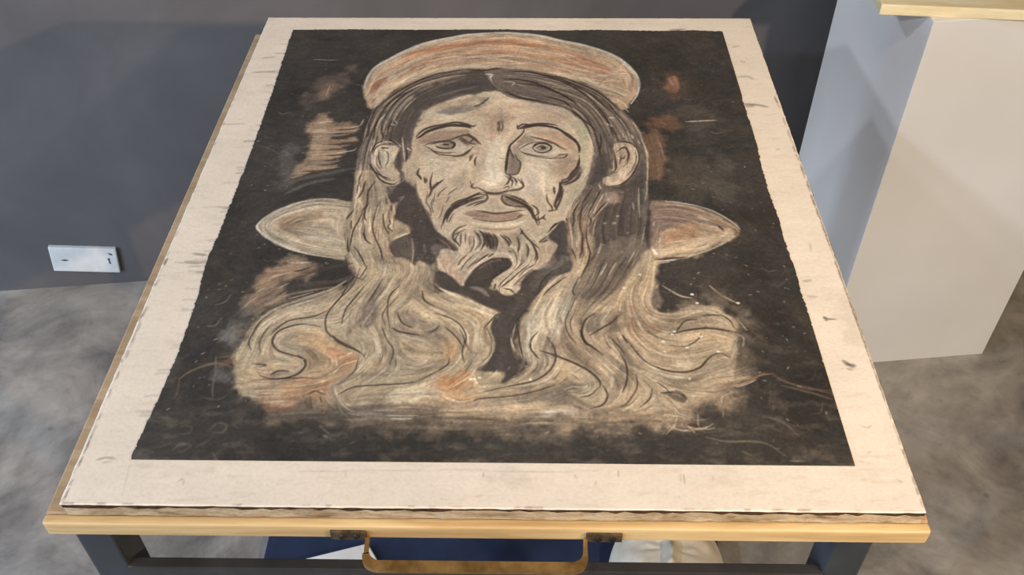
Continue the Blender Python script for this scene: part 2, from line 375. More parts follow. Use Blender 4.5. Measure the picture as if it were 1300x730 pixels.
P((136,113,89),7.28,0.85,[(111.6,233.4),(107.8,264.2),(111.9,286.9),(126.5,312.3),(146.4,327.3),(164.8,321.9),(174.9,310),(168.8,299),(152.2,291.8),(147.2,273.9),(140.1,257.1),(118.5,238.8)],3)
P((160,131,102),6.26,0.6,[(113.6,249.6),(113.1,275.5),(127.6,306.4),(146.3,320.5),(156.1,310.6),(141.3,291),(126.8,271.8)],3)
S((66,58,51),2.09,0.7,[(153.7,294.9),(164.3,298.3),(174.4,304.9)])
S((66,58,51),2.05,0.7,[(148.7,279.6),(157.5,281.5),(165.7,286.6)])
S((66,58,51),2.12,0.7,[(151.9,304.7),(160.7,307.1),(169.1,312.7)])
S((66,58,51),1.86,0.7,[(138.7,264.5),(146.2,272.4),(153.2,283.4)])
S((140,120,98),3.14,0.5,[(128.9,249.7),(146.4,264.5),(168.3,272.2),(198.1,280)])
S((120,104,88),2.51,0.5,[(135.4,255.2),(153,257.2),(189.3,270.5),(213.7,280.2)])
P((112,106,96),5.9,0.6,[(97.71,203.8),(100.7,217.5),(105.7,228),(106.3,203.8),(113.6,193.8),(104.2,192)],2)
P((100,94,84),8.98,0.5,[(100.7,242),(113.2,254.1),(120.5,236.2),(112.8,207.2),(106.1,190.4)],2)
P((172,152,122),2.78,1,[(92.63,381.6),(95.34,393.9),(104.5,407.4),(119.1,420.3),(137.3,430.6),(156.5,436.3),(173.9,436.4),(192.2,430.1),(204.8,421.9),(217.2,331.2),(209.8,326.3),(190.7,328.1),(168.3,332.8),(145.2,340.8),(127.3,349),(114.6,357.3),(102.6,368.7)],1)
P((140,116,88),5.61,0.75,[(116.9,387.4),(128,403.1),(146.3,412.3),(166.6,410.2),(174.1,399),(156.2,387.8),(138.2,378.9),(121.9,376.6)],2)
S((186,168,138),2.12,0.6,[(192.7,426.4),(156.9,434.4),(129.9,423.6),(110.6,405.2),(102.1,384.3),(118.9,363.7),(149.5,347.1),(183.9,337.1),(208.8,333.2)])
S((128,106,82),2.13,0.6,[(192.9,424.8),(157.3,431.8),(130.4,421.1),(110.9,403.5),(103.2,383.8),(118.7,364.7),(149.3,348.3),(183.7,338.1),(208.7,333.9)])
S((194,178,148),2.13,0.6,[(193.2,423.3),(157.7,429.2),(130.8,418.7),(111.2,401.9),(104.2,383.4),(118.5,365.7),(149.1,349.6),(183.5,339.2),(208.6,334.5)])
S((186,168,138),2.14,0.6,[(193.4,421.8),(158.2,426.6),(131.3,416.2),(111.6,400.3),(105.2,383),(118.3,366.7),(148.8,350.8),(183.4,340.3),(208.5,335.2)])
S((128,106,82),2.15,0.6,[(193.6,420.2),(158.6,423.9),(131.7,413.8),(111.9,398.6),(106.2,382.5),(118.1,367.6),(148.6,352.1),(183.2,341.4),(208.4,335.9)])
S((194,178,148),2.15,0.6,[(193.8,418.7),(159,421.3),(132.2,411.4),(112.2,397),(107.3,382.1),(117.9,368.6),(148.4,353.3),(183,342.5),(208.3,336.6)])
S((186,168,138),2.16,0.6,[(194,417.2),(159.5,418.7),(132.6,409),(112.5,395.4),(108.3,381.7),(117.7,369.6),(148.2,354.6),(182.8,343.6),(208.2,337.3)])
S((196,184,158),2.65,0.75,[(207,327.1),(179.6,330.1),(145.3,340.4),(117.6,356),(100.7,371.2),(92.91,381.6),(95.91,393.9),(107.1,408.3),(129.5,425.9),(156.7,435.4),(180,434.6)])
S((120,98,76),2.9,0.55,[(123.4,383.1),(134.9,396.4),(150.7,403.3),(164.8,403.4)])
S((206,190,160),5.42,0.5,[(152,363.9),(174.4,362),(200.1,355.9)])
S((200,184,154),5.33,0.5,[(163.2,347.2),(182.8,344.1),(202.2,341.3)])
P((128,108,90),3.3,1,[(559.4,435.1),(576.8,434.5),(596.8,430.7),(613.5,424.5),(628.6,418.1),(641.3,406.7),(652.3,394.4),(657.9,385.5),(656.7,377.8),(648.3,369),(633.8,356),(617.1,345.3),(598.1,336.7),(579.8,332),(563.3,330.2),(551.3,333.2)],1)
P((166,140,110),6.53,0.9,[(564.9,359.7),(572.7,381.5),(592.4,392.8),(615.1,392.9),(633.7,384.2),(646.8,377.7),(641,366.8),(620.7,351.6),(591.6,338.8),(561,334.3),(554.5,338.4)],2)
P((186,166,134),5.4,0.8,[(554.7,340.5),(568.4,353.3),(593.6,355.6),(617.2,366.6),(635.3,375.4),(646.5,375.5),(635.8,360.3),(614.3,345.2),(591.3,336.7),(563.5,332.3),(554.2,335.3)],2)
P((150,112,80),5.47,0.6,[(565.1,361.8),(570.6,374.9),(586.2,388.2),(603.6,391.7),(604.1,373),(589,364.2),(573,357.6)],2)
S((150,130,108),1.91,0.55,[(564.4,426.9),(585,429.4),(607.5,422.6),(628.9,410),(643.7,394.3)])
S((104,88,74),1.91,0.55,[(563.9,421.7),(584.5,424.2),(606.8,417),(628.2,405.5),(643.4,392.1)])
S((160,142,118),1.92,0.55,[(563.4,416.6),(583.9,419.1),(606.1,411.5),(627.6,400.9),(643.1,389.8)])
S((150,130,108),1.92,0.55,[(562.9,411.6),(583.4,414),(605.4,406),(627,396.4),(642.7,387.6)])
S((104,88,74),1.91,0.55,[(562.5,406.5),(582.8,409),(604.7,400.5),(626.3,391.9),(642.4,385.4)])
S((160,142,118),1.9,0.55,[(562,401.5),(582.2,404),(604,395.1),(625.7,387.5),(642,383.2)])
S((180,168,144),2.02,0.8,[(576.8,434.5),(596.9,430.9),(616.3,424),(629.8,416.9),(642.6,405.6),(653.3,392.1),(658.1,382.2)])
S((190,174,144),1.93,0.7,[(554.6,325),(574,328.3),(593.7,334.2),(617,344.8),(635.3,357.1),(649.9,370.1)])
S((66,58,51),2.51,0.8,[(634.2,387.5),(638.9,380.9)])
S((210,200,180),4.32,0.8,[(553.5,344.7),(556.6,338.5)])
S((66,58,51),2.36,0.8,[(553.5,328.1),(574.2,330.3),(590.8,333)])
S((170,156,132),1.56,0.7,[(540.7,321.8),(557.2,324),(576.6,327.3)])
P((112,80,58),7.59,0.7,[(576.3,620.2),(602.3,624.2),(613.3,608.9),(607.2,592),(585.7,586.2),(572.1,597.3)],2)
P((172,124,94),2.67,0.8,[(608.7,716),(619.8,724.6),(624.3,705.4),(619.7,684.4),(608.3,680.2),(605.6,696.8)],2)
S((206,160,124),2.11,0.7,[(612.1,705.3),(616.3,692.7),(612,684.4)])
P((128,98,74),7.27,0.75,[(564.2,578.7),(585.7,586.2),(589.5,542.9),(581,500),(565.2,478.5),(560.8,516.7)],2)
P((92,70,54),9.34,0.6,[(598.9,718),(616.5,735.5),(631.5,709.7),(624.9,672.1),(602.6,667.9)],2)
P((84,76,66),15.2,0.55,[(614.3,636),(649,656),(659.8,616.9),(649.3,579.3),(617.1,569.9)],2)
P((88,80,68),14.1,0.5,[(648.2,534.6),(667.1,526.1),(666.6,460),(642.7,428.7),(635.1,475.7)],2)
P((84,74,62),16.4,0.5,[(590.8,517),(626.9,525.8),(630.7,444),(601.1,436)],2)
S((170,160,146),1.87,0.8,[(621.5,607.1),(642.9,609.1),(664.2,611.2)])
P((174,148,117),3.01,1,[(177.7,691.2),(179.6,724.4),(186.9,748.7),(201.8,769.1),(229.2,799.4),(256.3,821),(284.7,834.4),(317.8,845.6),(373.2,852.1),(428.8,842.7),(456.1,829.2),(486.7,817.3),(518.9,798.5),(544.3,774.1),(561.2,739.6),(566.7,709.3),(561.9,677.9),(551.2,652.4),(539.1,635.5),(484.6,615.8),(377.4,654.4),(246.6,653.6),(199.4,637.3),(187.6,653.2),(180.6,673.6)],1)
S((176,130,96),7.51,0.5,[(209,746.6),(245.8,785.4),(291,811.5),(338,823.8),(385.7,826.4),(445.1,807.5),(491.4,784.4),(524.7,757.2)])
S((168,116,80),7.47,0.5,[(212,740.2),(246.4,778),(291.5,803.9),(338.3,816.1),(385.8,818.7),(444.9,800),(491.1,777),(524.4,751.5)])
S((184,156,124),7.42,0.5,[(215,733.8),(247.1,770.7),(291.9,796.4),(338.6,808.4),(385.9,811),(444.8,792.5),(490.8,769.7),(524.1,745.8)])
S((160,132,104),7.38,0.5,[(217.9,727.6),(247.7,763.4),(292.4,788.9),(338.9,800.9),(386,803.5),(444.7,785),(490.5,762.4),(523.7,740.1)])
S((176,130,96),7.33,0.5,[(220.9,721.3),(248.4,756.2),(292.9,781.5),(339.2,793.4),(386.1,795.9),(444.6,777.7),(490.2,755.2),(523.4,734.5)])
S((168,116,80),7.29,0.5,[(223.8,715.1),(249,749),(293.4,774.1),(339.5,785.9),(386.2,788.5),(444.5,770.3),(489.9,748.1),(523.1,728.9)])
S((184,156,124),7.24,0.5,[(226.7,708.9),(249.6,741.9),(293.8,766.8),(339.8,778.5),(386.4,781.1),(444.4,763.1),(489.6,741),(522.8,723.3)])
S((160,132,104),7.2,0.5,[(229.5,702.8),(250.3,734.8),(294.3,759.6),(340.1,771.2),(386.5,773.7),(444.3,755.9),(489.3,733.9),(522.4,717.8)])
S((176,130,96),7.15,0.5,[(232.4,696.7),(250.9,727.8),(294.8,752.4),(340.4,763.9),(386.6,766.4),(444.1,748.7),(489.1,727),(522.1,712.3)])
S((164,108,74),14,0.55,[(225.6,776.1),(262.4,797.2),(314.7,811.7),(373.9,819.1),(433.2,807.5)])
S((150,102,70),10.9,0.7,[(191.1,677.7),(197,703),(209,715.9)])
S((168,116,84),13.6,0.5,[(467.9,779.6),(513,752.6),(528.7,728.5)])
S((192,174,142),10.6,0.6,[(215.2,690.4),(251.2,724.8),(295.1,747),(340.7,756.2),(398.2,756.5)])
S((190,172,140),9.74,0.55,[(443.9,734.6),(488.7,717.4),(526,683.8),(547.1,671.6)])
S((196,180,150),4.48,0.6,[(265,764.9),(304.8,778.8),(357.4,774.5),(398.2,761)])
S((120,106,90),5.2,0.6,[(466.5,814.8),(486.1,800.7),(505.5,786.7)])
S((110,100,86),2.88,0.6,[(531.9,779.9),(547.7,757.3),(559.1,726.5),(557.9,696.6)])
S((118,102,84),2.23,0.6,[(243.9,742.3),(260.1,753.6),(250.8,729.1),(270.2,742.5)])
S((188,180,160),5.24,0.8,[(179,689.5),(181,722.6),(188.2,746.9),(203.2,767.3),(230.5,797.5),(257.7,819),(286,832.5),(319.1,843.7),(374.4,850.1),(429.9,840.7),(457.3,827.2),(487.9,815.4),(520,796.6),(545.3,772.2),(562.2,737.8),(567.7,707.6),(562.9,676.2),(552.1,650.8)])
S((196,186,162),2.55,0.7,[(497.9,721.8),(528.7,728.5),(560.7,733)])
S((126,110,92),2.63,0.5,[(501.8,708.9),(520.2,717.6),(510.3,700.5),(524.2,709.1)])
S((118,104,86),2.32,0.6,[(518.4,685.9),(529.2,681.8),(541.5,669.5),(519.9,673.5),(535.6,663.4)])
P((106,93,80),2.39,1,[(199.2,639.3),(213.1,669.6),(235.5,698.9),(271.6,724.9),(304.7,740.4),(336.6,743.9),(375.5,744.1),(410.9,741),(449.4,725.9),(488.3,706.7),(512.7,683.8),(527.5,655.3),(540.1,633.6),(549.3,614.3),(557.7,587.9),(561.4,558.7),(561.9,518.5),(558.5,459.1),(553.4,412.9),(545.8,369.2),(548.7,321.4),(550.9,289.1),(552.1,249.8),(485,216.5),(419.7,275.4),(351.8,262.4),(269.4,237.6),(214.7,305.3),(203.5,352.3),(198.4,401.1),(197.3,456.4),(195.3,485.5),(192,524.4),(193.9,556.2),(196.7,598.6)],1)
P((164,144,115),3.36,1,[(195.3,487.6),(208,495.3),(228.8,487.8),(236.8,457.9),(240.3,426.7),(253.2,429.1),(251.8,415.1),(255.2,396.7),(269.2,385.6),(273.3,372.4),(255.2,357),(253.8,344.2),(261.1,327.6),(268.3,311.3),(222.2,310.9),(208.4,331.3),(202,356.6),(198.5,400.8),(199.4,435.8)],1)
P((112,98,80),13.3,0.75,[(120,158.2),(119.2,226.8),(164.7,260.7),(222.9,271.1),(319.5,238.1),(436.3,239.2),(544.3,237.9),(596.3,255),(635.2,236.4),(641.1,184.8),(622.2,132.7),(568.8,102.9),(492.7,81.52),(389.6,82.25),(285.7,85.78),(209.1,99.1),(154.4,108.1)],3)
P((168,148,117),3.87,1,[(221,310.6),(219.1,284.2),(193.9,270.9),(164.2,255.2),(136.6,239.8),(123,216.8),(116.9,191.9),(114.3,167.9),(124.4,135.2),(150.4,119.1),(178,113.8),(200,125.8),(224.8,122),(236,111.3),(257.2,114.6),(275.8,119.5),(305.4,112.1),(339,109.4),(365.2,109.6),(391.1,128.5),(409.1,144.5),(390.5,155.7),(370.7,158.8),(360.7,160.4),(371.5,172.1),(374.1,190.9),(366,218.4),(383.6,240.6),(348.3,263),(315,278.3),(307.7,303.2),(303,328.1),(268,340.6),(224.3,327.4)],1.5)
P((150,128,100),9.16,0.8,[(150.2,127.8),(159.5,158.6),(217.9,138.6),(296.4,129.3),(388.7,125.3),(479.6,111.6),(572.5,132.2),(619.4,163.3),(620,142.7),(569.4,107.7),(493.1,88),(404.2,96.42),(314.2,100.2),(229.4,113.8)],3)
P((170,148,117),3.94,1,[(457.3,368.5),(483.2,368.7),(484.8,342.4),(467.9,268.8),(489.3,269),(514.6,284.9),(527.6,313.3),(549.7,343),(555.5,321.9),(550.7,289.2),(543.9,265.6),(549.3,246.7),(564.1,242.3),(589.1,253.8),(607.9,255.5),(624.1,240.7),(629.1,214.5),(624.6,186.5),(613.6,156.4),(627.6,151.6),(593.9,138.5),(567.2,117.9),(542.7,111.5),(495,108),(447.4,102.9),(376.4,103.1),(328.7,107.7),(356.6,121.9),(368.3,130.7),(394.8,141.2),(412.3,167.5),(406.7,177.6),(400.8,214.1),(411.6,249.1),(427.7,280.2),(458.5,312.7),(460.8,342.2)],1.5)
P((72,64,56),2.06,1,[(307.2,306.6),(326.9,304.8),(341.3,287.2),(351.3,303),(361.3,321.3),(388.4,331.8),(398.1,319.6),(418.5,309.6),(442.8,313.9),(459.4,324.2),(458.9,308),(438.5,295.9),(429,280.3),(418.4,263),(410.6,248.1),(403,228.1),(399.5,203.5),(372.2,196.4),(366.4,220.7),(374.9,231.4),(382.3,242.4),(362.6,253.2),(346.4,266.1),(326.2,274.5),(309.8,272.5)],1)
P((74,66,58),1.93,1,[(376.2,233.9),(408.8,264.4),(401,241.5),(394.8,215.8),(392.5,201.6),(399.2,177.5),(406.8,174.2),(394.7,146),(384.9,143.7),(388.3,158),(374.7,158.9),(364.7,160.4),(371.7,173.8),(373.5,194.4),(367.7,215.6)],1)
S((130,118,104),5.54,0.5,[(349.6,280.5),(360.4,276.7),(368.6,267.3)])
S((100,92,82),5.86,0.6,[(418.5,296.7),(432,308.8),(445.6,314.9)])
P((86,82,72),6.3,0.6,[(415.8,300.6),(432,310.8),(448.4,321),(459.2,319.1),(456.3,311),(434.5,298.8),(418.4,285)],2)
P((70,62,54),2.21,1,[(246.3,453.1),(253.7,467.9),(267.7,463),(277.5,436.4),(286.5,417.7),(295.6,394.8),(303.9,379.2),(317.7,364),(327.4,342.8),(323.5,338.5),(308.6,353.2),(300.9,344.6),(307.7,328),(303.2,315.7),(288.9,323.7),(284.1,315.5),(272.1,327.7),(261.1,327.6),(253.8,344.2),(255.2,357),(273.3,372.4),(269.2,385.6),(255.2,396.7),(251.8,415.1),(253.2,429.1),(240.3,426.7),(237.8,436.1)],1.5)
P((96,84,74),5.41,0.7,[(252.4,357),(268.3,365.8),(280.7,353),(277.5,327.7),(263.8,327.6),(252.6,342.1)],2)
P((128,112,90),3.32,0.7,[(255.4,394.5),(267.8,385.6),(271.9,372.4),(262.5,367.9),(256.1,374.4)],2)
S((150,134,108),1.8,0.6,[(277.1,361.5),(280.5,340.3),(281.1,319.6)])
S((84,56,46),3.61,0.6,[(253.3,348.5),(257.5,335.9)])
S((150,136,116),2.15,0.7,[(261.1,327.6),(269.3,327.7)])
S((120,108,92),2.52,0.6,[(254,436.3),(259.4,441.1),(255.9,431.5)])
S((130,116,98),2.69,0.5,[(291.9,353.1),(294.7,336.2)])
S((120,96,78),3.21,0.7,[(308,361.8),(317,353.3),(324.7,340.6)])
P((186,165,135),1.91,1,[(260.5,528.9),(258.8,568.2),(260.2,603.4),(270.5,632.8),(296.2,656.1),(326.3,673.7),(364.2,684.3),(385.5,666.3),(420,653.7),(457.4,641.4),(473.7,619.9),(489.3,593.1),(495.7,552.8),(490.2,503.6),(480.6,462.2),(464.4,432.5),(455.9,394.6),(439.4,371.7),(436.1,341),(410.7,328),(354.8,323.3),(328,350.9),(306.3,375.1),(295.4,402.6),(280.5,438.3),(267.5,481),(260.4,507.3)],1)
P((186,165,135),1.92,1,[(322.5,377.2),(333.2,387.3),(349.9,397.5),(404.4,398),(444.4,393.8),(434.1,369.4),(436.7,359.6),(445.7,352.2),(440.5,337.5),(434.8,323),(422.5,310.7),(415.8,308.6),(405.1,292.7),(401.3,277.1),(392.2,267.5),(381.6,272.2),(370.7,284.6),(373,294.3),(383.5,304.3),(393.4,316.5),(391.2,326.7),(382.9,330.7),(372,329.6),(356.1,316.2),(349.8,306),(342.4,292.1),(340.2,283.3),(334.5,290.1),(321.6,303.8),(311.8,309.7),(309.4,323.9),(310.9,340.5),(317.5,344.8),(327.5,340.7),(331.3,347)],1)
P((186,152,118),4.23,0.6,[(310.4,328),(318.4,332.2),(328.7,320),(336.4,303.9),(337.1,292.1),(324.3,303.8),(311.5,313.7)],2)
P((180,152,120),5.36,0.7,[(422.7,341.5),(435.3,356.4),(445,352.2),(437.6,325),(423.9,316.8),(418.5,324.9)],2)
P((66,58,51),1.58,1,[(356.1,316.2),(364,324.4),(372,329.6),(382.9,331.1),(389.8,327.7),(393,319.5),(390.1,311.4),(380.8,303.3),(373,294.3),(369.5,280.7),(352.1,284.4),(342.1,286.2),(349.8,306)],1)
P((78,68,60),3.15,0.8,[(350.7,316.1),(361.4,320.3),(372.6,310.2),(365,296.2),(351.8,292.2),(348.5,304)],2)
S((104,90,76),4.92,0.6,[(357.6,312.1),(369.5,322.4),(380.3,326.6)])
S((60,52,44),3.33,0.7,[(373,296.3),(380.8,306.3),(390.1,314.4)])
P((158,136,110),10.3,0.6,[(263.6,634),(296.2,656.1),(333.6,666),(355.4,634.5),(335.7,619),(302.8,606.7),(272.7,606.5)],2)
P((204,186,154),7.71,0.75,[(269.1,609.5),(277.2,634),(311.2,634.3),(328.1,637.5),(322.7,609.9),(299.5,606.7)],2)
P((112,102,90),6.49,0.75,[(282.8,627.9),(300.6,641.7),(330.9,650),(354.3,666.1),(349.9,647),(321.6,631.2),(295,623.1)],2)
S((70,62,54),3.47,0.6,[(336.4,641.9),(346.3,650.1),(356.1,666.1)])
S((120,108,94),7.78,0.6,[(287.9,627.9),(311.6,628.1),(335,634.4)])
P((168,142,114),11.5,0.6,[(355.4,634.5),(372,650.3),(399.5,647.3),(443.7,635.1),(473,598.9),(456.4,598.8),(416.5,607.5),(389.7,616.3),(369.4,619.3)],2)
P((198,174,142),10.2,0.6,[(375.9,631.6),(413.2,634.9),(423.3,619.6),(396.6,598.4),(379.9,598.3)],2)
P((202,184,154),10.5,0.5,[(357.6,672.6),(374.8,679.1),(389,659.9),(368.7,647.1)],2)
P((146,120,96),7.59,0.6,[(355.9,619.2),(386.2,619.4),(383.4,592.4),(370.7,569),(357.1,586.3)],2)
P((206,190,160),7.2,0.85,[(357.7,568.9),(373.9,574.8),(384.1,552),(381.7,513.5),(381,471.6),(373.6,458.9),(358.3,461.3),(353.1,476.5),(359.6,513.3)],1.5)
P((212,198,170),7.06,0.7,[(357.2,492.1),(372.6,497.5),(376.4,471.6),(367.5,461.4),(356.5,468.9)],1.5)
P((200,182,150),8.34,0.7,[(266.8,523.5),(295.1,529.2),(321.1,521.2),(337.4,513.2),(348,486.8),(342.7,466.2),(321.5,461),(293.1,470.9),(275.9,491.5)],2)
P((208,189,158),10.6,0.85,[(405.4,513.7),(432.3,522),(447.9,508.6),(450.4,477.2),(437.4,432.3),(422.4,427.3),(404.3,451.6),(400.9,482)],2)
P((168,146,118),8.27,0.7,[(322.8,491.8),(343.7,513.2),(348.4,476.5),(339.9,461.2),(314.7,471.1)],2)
P((156,130,104),7.16,0.7,[(442,530.2),(467.5,530.4),(469.6,498.2),(453.4,472.2),(441.3,487.5)],2)
P((176,162,130),4.8,0.9,[(477,616.9),(489.3,593.1),(494.7,552.8),(489.2,503.6),(479.1,462.2),(461.3,427.6),(453.8,427.6),(471.8,472.3),(477.6,503.5),(479.3,547.1),(475.5,575.4)],1.5)
P((134,138,108),7.5,0.5,[(482.2,595.3),(488.5,592.5),(489.3,572.6),(482.7,566.9)],2)
P((172,166,130),6.62,0.6,[(425.7,382.5),(440.1,396),(442.8,387.1),(431.3,369.3),(422.8,364.9)],2)
P((76,68,60),1.63,1,[(434.8,369.4),(444.2,387.1),(454.4,396.1),(456.4,376.1),(456,348.1),(459,335.5),(456.6,321.1),(449.8,321),(440.5,333.3),(445.6,351.2),(440.9,359.7),(436.1,360.7)],1)
P((120,108,94),3.19,0.6,[(447.3,333.4),(456.9,333.4),(455.3,323.1),(447.1,321)],2)
B([(66,56,48),(140,122,100),(96,83,70),(166,147,120),(60,51,43),(150,131,107)],2.33,0.75,40,[(336.7,740.6),(284.9,729.3),(235.7,696.8),(206.5,641.3),(195.4,576.2),(193.2,522.7),(197.2,464.4)],[(345,703.8),(298.9,688.8),(260,649.7),(245.8,595.2),(244.1,549.4),(238,529.9),(233.7,523)])
B([(122,106,90),(70,60,52),(152,133,110),(108,94,80),(60,52,44),(134,117,98)],2.47,0.8,48,[(366.4,740.8),(410.9,736.6),(449.4,723.7),(488.1,702.5),(514.6,677.6),(534,639.4),(550.4,601),(558.7,551.6),(559.5,491.5)],[(369.9,691.3),(390.2,670.7),(431.8,654.7),(469.3,635.1),(487.2,600.5),(494.7,560.1),(496.7,516.3),(497.2,487.8),(495.2,466.6)])
P((70,63,56),3.99,0.9,[(248.5,669.2),(265.5,688.4),(289.6,711.4),(323.1,734.9),(345.8,736.7),(358.9,711.7),(366.5,685.8),(326.2,672.8),(293.4,657),(277.7,641.5),(268.5,632.3),(254.7,638.3)],2)
P((74,66,58),3.78,0.85,[(223.7,573.6),(228.3,605.3),(238.3,635.2),(263.4,653.7),(264.8,617.3),(259.3,588.1),(257.3,557),(250.8,543.3),(243.3,554.2),(231.6,559.6)],2)
S((104,92,80),5.68,0.5,[(268,678.8),(293.7,701.5),(323.8,721.5)])
S((100,92,84),5.89,0.5,[(276.1,663.1),(308.7,682.3),(338.8,695.3)])
S((178,166,146),3.66,0.7,[(349.6,728.3),(358.4,726.7),(355.2,718.3)])
S((130,116,100),3.45,0.6,[(351.4,728.3),(360.9,701.9),(375.1,682.6)])
P((104,91,78),5.28,0.5,[(376,721.8),(410.7,712),(448.3,689.5),(471.2,658.1),(470.5,633.6),(447.5,645.6),(417.6,660.8),(376.8,682.7)],2)
S((54,43,35),2.82,0.85,[(376.1,715.1),(398.6,713.6),(424.5,702.3),(448.2,683.1),(471.2,658.1)])
S((54,43,35),2.72,0.85,[(393.5,705.4),(427.9,695.8),(461.5,670.5),(480.7,642.7)])
S((54,43,35),2.75,0.85,[(375.7,735.2),(407.2,735.4),(433.3,725.4),(465.8,702.5),(491.9,670.7),(510.1,633.8)])
S((54,43,35),2.62,0.85,[(417.7,732.1),(452.4,718.9),(482.6,692.9),(505.1,664.5),(523.1,630.9)])
S((54,43,35),2.57,0.85,[(449,725.5),(479.6,705.9),(506,683.4),(524.6,655.3),(534.9,634)])
S((54,43,35),2.81,0.85,[(376.8,682.7),(402.4,663.9),(427.7,657.8)])
S((54,43,35),2.61,0.85,[(432.8,670.3),(457.8,658),(470.7,639.6)])
S((168,150,126),2.75,0.6,[(376.2,708.6),(390.1,705.4),(386.8,695.6)])
S((168,150,126),3.01,0.6,[(445,695.9),(465.4,688)])
S((168,150,126),2.21,0.6,[(485.9,689.7),(504.7,658.3)])
S((168,150,126),3.02,0.6,[(419.4,715.4),(448.6,702.4)])
S((54,43,35),2.59,0.75,[(203.1,638),(224.1,675.4),(248.6,704.6),(278,727.9),(315.8,740)])
S((54,43,35),2.29,0.75,[(211.4,638),(228.5,665.9),(243.9,681.9)])
S((54,43,35),2.23,0.75,[(221.1,641.1),(238,672.3),(256.4,694.8)])
S((54,43,35),3.05,0.75,[(322.8,741.7),(344,738.4),(361.4,743.6),(373.7,744.7)])
S((54,43,35),2.12,0.75,[(476.7,621.6),(492.1,601.2),(502.5,581.1)])
S((54,43,35),1.79,0.75,[(501.2,655.1),(514.4,621.9),(520.6,589.8),(524,567.2)])
S((54,43,35),1.55,0.75,[(505.5,578.3),(506.1,558.8),(503.5,539.6)])
S((54,43,35),1.94,0.75,[(520.9,649.1),(533.7,616.1)])
S((54,43,35),2.1,0.75,[(470.5,633.6),(482.9,612.8)])
P((72,64,57),3.57,0.85,[(496.4,523.5),(511,534.3),(516.4,521),(514.9,497.6),(504.7,477.3),(489,464.7),(484.8,469.6),(492.1,497.4)],2)
P((84,74,65),3.67,0.7,[(512.4,558.8),(521.9,558.9),(520.3,534.4),(512.2,529)],2)
P((74,66,58),3.56,0.8,[(550.3,559.1),(556.6,540),(558.5,508.2),(555.5,457.9),(527.3,457.7),(515.8,462.5),(537.7,477.5),(548.9,503),(553.3,529.2)],2)
P((74,66,58),3.32,0.9,[(524.5,460.1),(540.2,470.1),(554.1,475.1),(552.4,438.6),(545,403.7),(545.9,381.3),(536,346.7),(523.1,321.7),(506.2,311.4),(479.1,309.2),(482.8,329.5),(489.1,346.3),(487.7,376.4),(491.6,396.4),(503.1,424.1),(522.7,433.6)],2)
B([(62,54,48),(98,86,73),(54,47,41),(84,74,64)],1.39,0.6,26,[(555.6,475.1),(549.9,426.8),(545.9,381.3),(537.4,346.7),(524.1,317.6),(504,278.1)],[(514.7,445.5),(497.9,407.8),(490.6,376.4),(493.2,346.3),(485.3,325.4),(467.5,285.4)])
S((158,146,124),1.64,0.75,[(557.1,475.2),(556.8,455.5),(552.9,436.2)])
S((158,146,124),1.61,0.75,[(546.8,460.3),(544.4,431.4),(543.6,403.6)])
S((158,146,124),1.54,0.75,[(547.7,385.7),(540.9,355.2),(531.9,330),(526.5,313.6)])
S((158,146,124),1.63,0.75,[(537.1,431.4),(537.5,417.4)])
S((150,138,120),3.75,0.55,[(510.7,391.4),(513.2,392.6)])
S((150,138,120),3.14,0.55,[(497.1,352),(499.5,353.1)])
S((150,138,120),3.57,0.55,[(505.9,348.9),(508.3,350)])
S((150,138,120),2.35,0.55,[(500,391.3),(502.5,392.5)])
S((150,138,120),2.38,0.55,[(516.6,405),(519.1,406.2)])
S((150,138,120),3.01,0.55,[(524,450.9),(526.6,452.1)])
S((150,138,120),2.29,0.55,[(525.7,373.8),(528.2,375)])
S((150,138,120),2.2,0.55,[(502.5,337.4),(504.9,338.4)])
S((190,180,164),2.12,0.8,[(484.4,320.3),(490.4,319.4)])
S((150,136,114),2.7,0.7,[(495,354.8),(489.6,329.6)])
P((178,158,128),2.4,1,[(208.8,532.2),(213.2,554),(226.2,551.3),(244.5,543.2),(240.7,519),(247.8,495.6),(251.7,480.4),(250.7,467.9),(240.7,462.8),(229.3,470.2),(220,485.2),(212.1,505.7)],1)
P((196,178,148),4.85,0.7,[(219.9,537.6),(230.6,540.4),(234.5,519),(233.2,503.3),(225.2,505.8)],1.5)
P((72,63,55),2.41,0.9,[(240.7,519),(245,537.8),(249.3,519.1),(250.3,500.8),(254.4,490.6),(246.5,493.1),(241.4,505.9)],1.5)
S((54,43,35),1.72,0.8,[(207.6,510.9),(215.7,495.4),(223.6,480.2),(232.4,470.2),(243.4,465.3),(250.2,472.8)])
S((54,43,35),1.76,0.8,[(211,508.3),(219.4,490.3),(229.5,481.5),(239.1,477.3)])
S((54,43,35),1.42,0.8,[(218.3,537.6),(219.8,518.9),(226.1,498)])
S((54,43,35),2.48,0.8,[(220.8,543.1),(228.7,543.1)])
S((54,43,35),1.88,0.8,[(208.8,532.2),(212,551.2),(220.5,559.6)])
S((196,178,148),2.76,0.75,[(220.8,556.8),(230.3,556.9),(241.9,552.8)])
S((196,178,148),1.63,0.75,[(245.1,568.1),(249.7,537.8),(253.4,516.5)])
S((196,178,148),1.93,0.75,[(242,551.4),(245.8,546)])
S((196,178,148),1.61,0.75,[(209.6,532.2),(212.2,510.9)])
S((196,178,148),2.13,0.75,[(253.9,543.3),(259.1,537.9)])
S((54,43,35),1.83,0.75,[(197.1,599.2),(198.9,579.1),(197.9,567.8)])
S((54,43,35),1.84,0.75,[(207.5,587.7),(206.6,562.3)])
S((54,43,35),1.98,0.75,[(212.5,628.9),(207.4,602.2),(205.3,579.1)])
S((54,43,35),1.81,0.75,[(216.2,596.4),(216.6,579.2),(221.4,565.1)])
S((54,43,35),1.93,0.75,[(227.6,611.2),(224.7,593.6),(224.3,582.1)])
